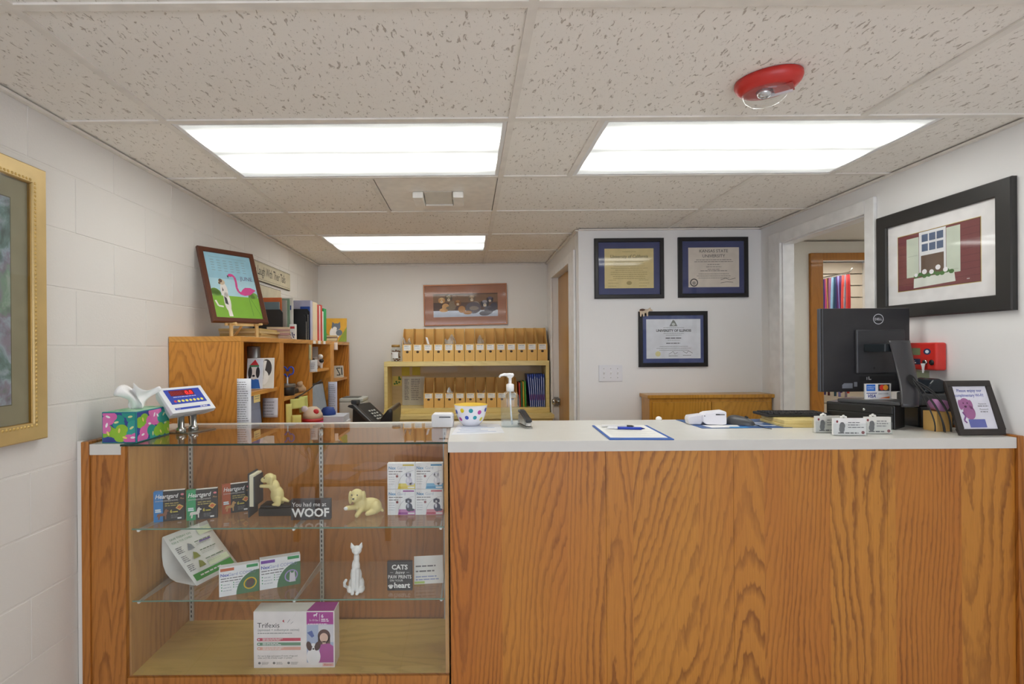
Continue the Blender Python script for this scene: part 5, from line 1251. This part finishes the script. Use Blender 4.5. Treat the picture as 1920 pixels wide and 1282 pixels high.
T = thing('file_organizer', 'black desktop organizer full of magazines behind the flamingo picture', 'organizer', (-1.27, 3.30, ZK))
bk = C('#2b2826', .5)
b = MB(bk); b.prism([(-.09, 0), (.1, 0), (.1, .17), (.085, .19), (-.09, .19)], 0, .004, 'Y').box(-.09, .1, .004, .14, 0, .004).prism([(-.09, 0), (.1, 0), (.1, .2), (-.09, .2)], .14, .144, 'Y'); b.build('rack', T)
for i, (lab, c_, h, x0, x1, yy, tl) in enumerate((('grey blue booklet in the black organizer', '#6f7f86', .235, -.08, .07, .02, 2), ('orange topped booklet in the black organizer', '#cf6a34', .265, -.06, .075, .045, 4), ('grey magazine in the black organizer', '#a8a49a', .25, -.04, .10, .07, 0), ('pale green magazine in the black organizer', '#7f9a80', .262, 0, .11, .095, 0), ('white magazine with red badge in the black organizer', '#d9d4cc', .27, .02, .125, .115, 0))):
    o = MB(C(c_, .6)).box(x0, x1, 0, .014, 0, h).build('magazine', bevel=.0006, seg=1); o.location = (-1.27, 3.30 + yy, ZK + .0045); tag(o, lab, 'magazine', 'magazines in black organizer')
    if i == 4: b = MB('#c83a40'); b.rect(.05, .09, h - .06, h - .02, -.0005); b.m('#2a3a8a').rect(.092, .115, h - .08, h - .05, -.0005); b.build('cover_print', o)
T = thing('pattern_box', 'white and navy spotted paper box on the bookcase', 'box', (-1.13, 3.36, ZK), R(8))
MB('paper').box(-.018, .018, 0, .05, 0, .10).build('box', T, .001); b = MB('#23306a'); 
for q in range(10): b.oval(random.uniform(-.013, .013), random.uniform(.01, .055), .004, .004, -.0004 - q * .00005, 8)
b.m('#c03a3a').rect(-.014, .014, .07, .085, -.0004); b.build('print', T)
T = thing('letter_sorter', 'black metal letter sorter with white envelopes', 'letter sorter', (-1.175, 3.50, ZK))
b = MB(C('#121213', .5))
for i in range(3): b.prism([(-.09, .003), (.09, .003), (.09, .15 + i * .022), (.075, .17 + i * .022), (-.09, .17 + i * .022)], i * .04, i * .04 + .003, 'Y')
b.box(-.09, .09, 0, .085, 0, .003); b.build('rack', T)
for i in range(2):
    o = MB('paper').box(-.085, .085, 0, .012, 0, .12 + .05 * i).build('envelope'); o.location = (-1.175, 3.512 + i * .04, ZK + .0035); tag(o, ('lower' if i == 0 else 'taller') + ' white envelope in the black letter sorter', 'envelope', 'sorter envelopes')
specs = [('blue_binder', 'blue binder standing on the bookcase', '#1f4a9e', .02, .235, .065), ('lavender binder', 'large lavender grey binder standing on the bookcase', '#b9b7cc', .05, .28, .25), ('cream folder', 'thick cream folder standing behind the lavender binder', '#e6d2b0', .11, .275, .25),
         ('red folder', 'nearer red folder standing on the bookcase', '#c0392f', .045, .265, .25), ('white folder', 'nearer white folder standing between the red folders', '#e4d9d2', .03, .262, .24), ('red folder', 'farther red folder standing on the bookcase', '#c23a30', .045, .27, .25), ('white folder', 'farther white folder standing before the green folder', '#e2dfda', .03, .225, .25), ('green folder', 'green folder standing on the bookcase', '#1f9a52', .075, .25, .26)]
yy = 3.63
for (nm, lab, c_, th, h, w) in specs:
    o = MB(C(c_, .5)).box(-w / 2, w / 2, 0, th - .001, 0, h).build('binder' if 'binder' in nm else 'folder', bevel=.002, seg=1); o.location = (XF - .035 - w / 2, yy, ZK); yy += th + .004; tag(o, lab, 'binder' if 'binder' in nm else 'folder', 'upright folders on bookcase')
# yellow cat calendar
T = thing('cat_calendar', 'yellow calendar with grey and white cat at bookcase end', 'calendar', (-1.14, 4.50, ZK + .002), 0, None, (R(-10), 0, R(6))); T.scale = (.9, .9, .88)
MB(C('#d9a32e', .5)).box(-.10, .10, 0, .006, 0, .235).build('board', T)
b = MB('#8fa03a'); b.flat([(.02, .0), (.1, 0), (.1, .15), (.05, .06)], -.0004).flat([(-.1, .02), (-.1, .1), (-.04, .04)], -.0004); b.m('#e9e6e2').oval(-.01, .09, .05, .06, -.0007); b.m('#6a7480').oval(.0, .15, .042, .035, -.001).flat([(-.04, .16), (-.035, .20), (-.015, .18)], -.001).flat([(.04, .16), (.036, .20), (.015, .18)], -.001).oval(.03, .09, .03, .03, -.001); b.m('#e9e6e2').oval(-.012, .13, .02, .02, -.0013); b.build('print', T)
flatstack('note_pad', '%s note bundle from bottom by the cat calendar', 'notes', 'note stack by cat calendar', [('#c9b08a', .012), ('#d9c9a4', .012), ('#a98a78', .012), ('#d2bb8c', .012)], -1.11, 4.26, .08, .12, ZK, .2)
# labels on the far bookcase rail and hanging notes
def hang(name, lab, loc, w, h, col, rz=0.0, art=None, cat='paper'):
    T = thing(name, lab, cat, loc, rz)
    MB(C(col, .8)).grid(lambda u, v: ((u - .5) * w, -.004 * math.sin(u * 3) - .006 * (1 - v) ** 2, -h + v * h), 4, 6).build('sheet', T, thick=.0008)
    if art: b = MB('grey_txt'); art(b, w, h); b.build('print', T)
    return T
for i, dd in enumerate((3.62, 3.74, 3.87)):
    T = thing('shelf_label', '%s white label from left on the far bookcase rail' % ORD[i], 'label', (XF + .0006, dd, ZB1 - .024), R(90), 'rail labels'); MB('paper').box(-.03, .03, -.0012, 0, 0, .022).build('tag', T)
hang('list_paper', 'long white list hanging on the near bookcase corner', (-1.046, 2.436, 1.25), .066, .30, '#e4e5e9', 0, lambda b, w, h: b.lines(-w * .42, -.015, w * .8, 26, .0105, .003, -.012, 4))
hang('notice_paper', 'white notice sheet taped inside the first bookcase bay', (-1.117, 2.944, 1.112), .086, .108, '#e2e3ea', 0, lambda b, w, h: b.lines(-w * .4, -.02, w * .75, 5, .017, .003, -.012, 6))
hang('list_paper', 'pale lavender list hanging on the far bookcase divider', (-1.046, 4.025, 1.135), .068, .27, '#d0d2e2', R(3), lambda b, w, h: b.lines(-w * .4, -.02, w * .75, 16, .0145, .003, -.012, 8))
hang('receipt', 'narrow yellowish receipt strip hanging on the middle bookcase divider', (-1.052, 3.478, 1.415), .018, .10, '#d6d2a0')
hang('receipt', 'torn white receipt hanging on the middle bookcase divider', (-1.03, 3.478, 1.315), .05, .08, '#e2e2e0', R(10), lambda b, w, h: b.lines(-w * .35, -.02, w * .6, 4, .011, .003, -.012, 2))
hang('paper_tag', 'curled pale tag hanging from the far bookcase top', (-1.055, 4.16, 1.44), .03, .06, '#e0cfc0', R(20))
# first bay: grey tube, pet photo cards, sticky note, screen
T = thing('steel_tumbler', 'grey metal tumbler on the upper shelf of near bookcase', 'tumbler', (-1.185, 2.885, 1.1755)); MB(C('#8f9092', .3, .7)).lathe([(0, 0), (.032, 0), (.034, .01), (.035, .225), (.033, .228), (.031, .215), (0, .02)], 28).build('cup', T)
T = thing('photo_card', 'photo card of dog in red hat inside near bookcase', 'photo card', (-1.172, 2.755, 1.177), 0, None, (R(-12), 0, R(10)))
MB('paper').box(0, .082, 0, .003, 0, .165).build('card', T); b = MB('#dfe6f0'); b.rect(.002, .08, .002, .163, -.0004); b.m('#2a6ac0').flat([(.002, .002), (.07, .002), (.06, .05), (.01, .06)], -.0007); b.m('#e8e4e0').oval(.034, .085, .024, .035, -.001); b.m('#2b2a30').oval(.016, .088, .010, .032, -.0013).oval(.055, .088, .010, .03, -.0013).oval(.034, .07, .007, .006, -.0013); b.m('#3f8a60').rect(.012, .06, .118, .128, -.0013); b.m('#c8303a').flat([(.014, .128), (.058, .128), (.04, .158)], -.0013); b.build('print', T)
T = thing('photo_card', 'photo card of white and black dog inside near bookcase', 'photo card', (-1.135, 2.79, 1.177), 0, None, (R(-10), 0, R(10)))
MB('paper').box(0, .09, 0, .003, 0, .165).build('card', T); b = MB('#dcd8ca'); b.rect(.002, .088, .002, .163, -.0004); b.m('#3a332f').oval(.05, .11, .028, .048, -.0007); b.m('#eee9e0').oval(.035, .06, .028, .04, -.001).stroke([(.03, .06), (.045, .15)], .014, -.001); b.m('#201c1c').oval(.03, .055, .006, .005, -.0013); b.build('print', T)
T = thing('sticky_note', 'cream sticky note on the shelf edge of near bookcase', 'note', (XF + .0006, 2.63, 1.14), R(90)); MB('#e4d08c').box(-.04, .04, -.001, 0, -.02, .018).build('sheet', T); b = MB('grey_txt'); b.lines(-.03, .012, .06, 2, .012, .003, -.0013, 2); b.build('print', T)
def screen(lab, y0, y1, xb, xt, z0, z1, col, cat='monitor'):
    T = thing('flat_screen', lab, cat, (xb, (y0 + y1) / 2, z0), 0, None, (R(-math.degrees(math.atan2(xb - xt, z1 - z0))), 0, R(90))); w, h = y1 - y0, z1 - z0
    MB('black').box(-w / 2, w / 2, 0, .02, 0, h).build('housing', T, .003); MB(C(col, .25, emis=col, estr=.15)).box(-w / 2 + .014, w / 2 - .014, -.0008, -.0001, .014, h - .014).build('screen', T)
    b = MB(C('#4a5468', .3)); b.rect(-w / 2 + .014, w / 2 - .014, h * .45, h * .46, -.0012).rect(-w / 2 + .014, w / 2 - .014, h * .78, h * .785, -.0012).rect(-w / 2 + .014, w / 2 - .014, h * .2, h * .205, -.0012); b.build('screen_lines', T)
screen('bluish computer screen standing in the near bookcase bay', 2.50, 2.90, -1.125, -1.16, .7615, 1.15, '#7d879c')
screen('grey computer screen leaning in the far bookcase bay', 3.60, 4.0, -1.055, -1.115, .7615, 1.145, '#868f96')
# second bay: pen pot with scissors, sticky notes, plush
T = thing('pen_cup', 'dark pen cup with blue handled scissors in near bookcase', 'pen cup', (-1.108, 3.20, 1.1055)); MB(C('#2e2c2a', .4)).lathe([(0, 0), (.04, 0), (.046, .07), (.044, .07), (.038, .006), (0, .006)], 24).build('cup', T); MB(C('#8f8c86', .3, .6)).lathe([(.0475, .05), (.0475, .068), (.0472, .069)], 24).build('band', T)
sc2 = thing('scissors', 'blue handled scissors standing in the dark pen cup', 'scissors', (-1.108, 3.20, 1.14), R(20)); MB('steel').box(-.004, .004, -.002, .002, 0, .08).build('blades', sc2)
for s_ in (-1, 1): MB(C('#1f4ac0', .4)).tube([(s_ * .004, 0, .075), (s_ * .012, 0, .09)] + [(s_ * (.02 + .016 * math.cos(a_)), 0, .115 + .024 * math.sin(a_)) for a_ in [-2.2 + q * .55 for q in range(11)]], .0045, 8).build('handle', sc2)
T = thing('glasses_case', 'black flat case on the lower shelf of near bookcase', 'case', (-1.12, 3.24, 1.1056)); MB('black').box(-.05, .03, .02, .12, 0, .03).build('shell', T, .008, 3)
T = thing('stuffed_toy', 'small tan stuffed toy lying on shelf of near bookcase', 'toy', (-1.10, 3.405, 1.1056)); blob('body', [((0, 0, .03), (.03, .04, .03)), ((.01, -.03, .055), (.02, .02, .018)), ((.0, .03, .06), (.012, .01, .014)), ((.02, .01, .02), (.02, .015, .02))], C('#c9a884', .9), T, .004)
for i, (yy, zz, w, h, c_, rz) in enumerate(((3.20, 1.085, .12, .06, '#d4d47c', 60), (3.30, 1.09, .10, .10, '#cfd07a', 75))): hang('sticky_note', ('curled' if i == 0 else 'drooping') + ' yellow green sticky note hanging from the pen cup shelf', (-1.045, yy, zz), w, h, c_, R(rz), None, 'note')
hang('sticky_note', 'tall yellow sticky strip on the near bookcase divider', (-1.043, 3.03, 1.07), .035, .12, '#d6cf7a', R(30), None, 'note'); hang('sticky_note', 'wide yellow note low on the near bookcase divider', (-1.0, 3.03, 1.005), .055, .11, '#d8d078', R(10), None, 'note')
MB('black').tube([(-1.055, 3.18, 1.09), (-1.055, 3.3, 1.10), (-1.05, 3.45, 1.12), (-1.05, 3.6, 1.15), (-1.055, 3.75, 1.165)], .004, 6).build('black_cord'); tag(bpy.data.objects['black_cord'], 'black cord strung across the bookcase bays', 'cord')
# third and fourth bay
T = thing('figurine', 'black and white cow pattern figurine in the far bookcase', 'figurine', (-1.12, 3.87, 1.2455)); blob('body', [((0, 0, .05), (.05, .03, .035)), ((.03, -.02, .085), (.02, .02, .02))] + limb((-.03, 0, .04), (-.03, 0, .008), .013, .012) + limb((.03, 0, .04), (.03, 0, .008), .013, .012), C('#e4e0da', .5), T, .004)
b = MB('black'); b.ball((.035, -.01, .055), (.018, .025, .016), 10, 6).ball((-.02, -.012, .06), (.018, .022, .014), 10, 6); b.build('patches', T)
T = thing('note_card', 'grey card standing behind the cow pattern figurine', 'card', (-1.17, 3.90, 1.2455), R(35)); MB(C('#a09a94', .7)).box(-.05, .05, 0, .002, 0, .16).build('card', T)
T = thing('photo_card', 'black and white photo postcard in the last bookcase bay', 'photo card', (-1.14, 4.45, 1.1455), 0, None, (R(-10), 0, R(30))); MB('paper').box(-.08, .08, 0, .003, 0, .1).build('card', T); b = MB('#bdb4a2'); b.rect(-.02, .078, .002, .098, -.0004); b.m('black').stroke([(-.01, .02), (-.01, .08)], .008, -.0007).stroke([(.02, .02), (.05, .02), (.035, .05), (.02, .08), (.055, .08)], .008, -.0007).stroke([(.065, .02), (.065, .085)], .01, -.0007); b.build('print', T)
# on the desk: pink jar, papers, printer, phone
T = thing('treat_tub', 'pink tub with beige lid and red heart on desk', 'tub', (-.955, 3.2, .7605)); MB(C('#ee4a9a', .4)).lathe([(0, 0), (.052, 0), (.062, .17), (.062, .185), (0, .185)], 28).build('tub', T); MB(C('#c23a3c', .4)).lathe([(.0625, .1855), (.0625, .205), (0, .205)], 28).build('band', T)
MB(C('#dcc7ae', .6)).lathe([(.061, .2055), (.058, .23), (.045, .255), (.025, .272), (0, .276)], 28).build('lid', T); MB(C('#d8343c', .5)).ball((.03, -.036, .247), (.018, .013, .016), 12, 8).build('heart', T); MB(C('#d8ccd0', .7)).ball((-.04, -.03, .262), (.022, .015, .02), 12, 8).build('bow', T)
z_ = flatstack('paper_sheaf', '%s paper sheaf from bottom beside the pink tub', 'paper', 'desk paper pile', [('#d9dbe2', .05), ('#c9ccd6', .05), ('#dfe0e4', .05), ('#cdd0da', .04)], -.92, 3.45, .22, .2, .7605)
T = thing('cap', 'blue rounded cap on the paper pile', 'cap', (-.93, 3.46, z_ + .0005)); MB(C('#1f3f8a', .6)).lathe([(.05, 0), (.048, .02), (.035, .045), (0, .055)], 20).build('dome', T)
T = thing('printer', 'off white desktop printer at the far end of desk', 'printer', (-1.04, 4.19, .7605)); MB(C('#d4d8d2', .45)).box(0, .19, 0, .235, 0, .20).build('body', T, .008); MB(C('#c6cac4', .45)).box(-.0, .192, -.002, .237, .2005, .23).build('lid', T, .008); MB(C('#6e706c', .5)).box(.02, .15, .03, .17, .2305, .234).build('tray', T)
T = thing('desk_phone', 'black desk phone with handset on the far end of desk', 'phone', (-.80, 3.98, .7605), R(-28))
MB('dark').prism([(-.10, 0), (.13, 0), (.13, .06), (-.07, .20), (-.09, .20)], -.02, .17, 'Y').build('body', T, .006)
b = MB(C('#3c3d3e', .35)); b.prism([(-.115, .185), (-.10, .20), (-.055, .205), (.11, .09), (.115, .075), (.09, .068), (-.05, .17)], -.06, -.021, 'Y'); b.build('handset', T, .008); MB(C('#4c4d4e', .35)).box(-.11, -.055, -.02, .03, .2005, .235).build('hook', T, .008)
b = MB(C('#b9bcb8', .4)); an2 = math.atan2(.14, .20)
for r_ in range(4):
    for c_ in range(3): b.at((.015 + r_ * .026, .05 + c_ * .03, .1475 - r_ * .0182), (0, an2, 0)).box(-.008, .008, -.009, .009, -.003, .004)
o = b.build('keys', T)
# office chair
T = thing('office_chair', 'black office chair with curved back behind the counter', 'chair', (-.50, 3.2, 0), R(0))
lea = C('#1c1c1e', .3)
b = MB(lea); b.prism([(-.075, .52), (-.085, .62), (-.07, .76), (-.045, .88), (-.01, .98), (.03, 1.03), (.055, 1.045), (.062, 1.02), (.06, .96), (.03, .80), (.01, .66), (.015, .55), (.0, .52)], -.2, .2, 'Y'); b.build('backrest', T, .02, 4)
MB(lea).box(-.46, .02, -.23, .23, .44, .51).build('seat', T, .03, 4); MB('black').box(-.02, .04, -.03, .03, .38, .60).build('back_support', T, .004); MB('black').tube([(-.22, 0, .08), (-.22, 0, .44)], .028, 12).build('column', T)
for i in range(5):
    a_ = i * 2 * PI / 5; ex, ey = -.22 + .27 * math.cos(a_), .27 * math.sin(a_)
    l_ = MB('black').tube([(-.22, 0, .09), (ex, ey, .07)], .018, 8).build('leg', T); MB('black').ball((ex, ey, .028), (.02, .02, .028), 10, 8).build('caster', l_)

# ------------------------------------------------------------------ waiting area behind the camera, seen in the glass of the case
T = thing('side_table', 'low wooden table by the left wall mirrored in the case glass', 'table', (-1.30, -.62, 0))
MB('oak_shelf_x').box(0, .75, 0, .62, .40, .425).build('top', T, .003)
for x_ in (.03, .69):
    for y_ in (.03, .56): MB('oak_shelf').box(x_, x_ + .04, y_, y_ + .04, 0, .3995).build('leg', T)
T = thing('potted_plant', 'leafy plant in a glass vase mirrored in the case glass', 'plant', (-1.17, -.15, .4255))
MB('bottle').lathe([(0, 0), (.05, 0), (.055, .01), (.05, .06), (.065, .13), (.062, .13)], 24).build('vase', T)
rg = random.Random(11); leaf = None
for q in range(26):
    a_ = rg.uniform(0, 6.28); h_ = rg.uniform(.18, .36); r_ = rg.uniform(.05, .16)
    MB(C('#5d7a3a', .5)).tube([(0, 0, .02), (.3 * r_ * math.cos(a_), .3 * r_ * math.sin(a_), h_ * .6), (r_ * math.cos(a_), r_ * math.sin(a_), h_)], .0022, 5).build('stem', T)
    if leaf is None: leaf = MB(C('#8aa84c', .4)).grid(lambda u, v: ((u - .5) * .055 * math.sin(PI * min(max(v, .03), .97)), -.02 * abs(u - .5), v * .1 - .02 * v * v), 4, 6).build('leaf', T, thick=.0008); o = leaf
    else: o = leaf.copy(); COL.objects.link(o); o.parent = T
    o.location = (r_ * math.cos(a_), r_ * math.sin(a_), h_); o.rotation_euler = (rg.uniform(.2, 1.3), 0, a_ - PI / 2)
for q, (x_, y_, rz_) in enumerate(((-.98, -.2, 8), (-.72, -.18, -6), (-.80, -.50, 12))):
    T = thing('magazine', '%s magazine on the low waiting table mirrored in glass' % ('left', 'right', 'rear')[q], 'magazine', (x_, y_, .4255), R(rz_), 'waiting room magazines')
    MB('paper').box(-.1, .1, -.13, .13, 0, .006 + q * .002).build('pages', T); MB(C(('#c8c2d4', '#d4d2e0', '#b8c0d0')[q], .3)).box(-.101, .101, -.131, .131, .0083 if q == 1 else .0063 + q * .002, .0088 + q * .002).build('cover', T)
for q, (x_, y_, rz_) in enumerate(((-.35, -.95, 200), (.45, -1.15, 180))):
    T = thing('waiting_chair', '%s pale waiting chair mirrored in the case glass' % ('nearer', 'farther')[q], 'chair', (x_, y_, 0), R(rz_), 'waiting chairs')
    MB(C('#b9aebc', .6)).box(-.24, .24, -.24, .22, .40, .47).build('seat', T, .02, 3); MB(C('#b9aebc', .6)).box(-.24, .24, .20, .26, .5, .88).build('backrest', T, .02, 3)
    for sx in (-.22, .22):
        for sy in (-.2, .22): MB('oak_shelf').box(sx - .018, sx + .018, sy - .018, sy + .018, 0, .399 if sy < 0 else .5).build('leg', T)
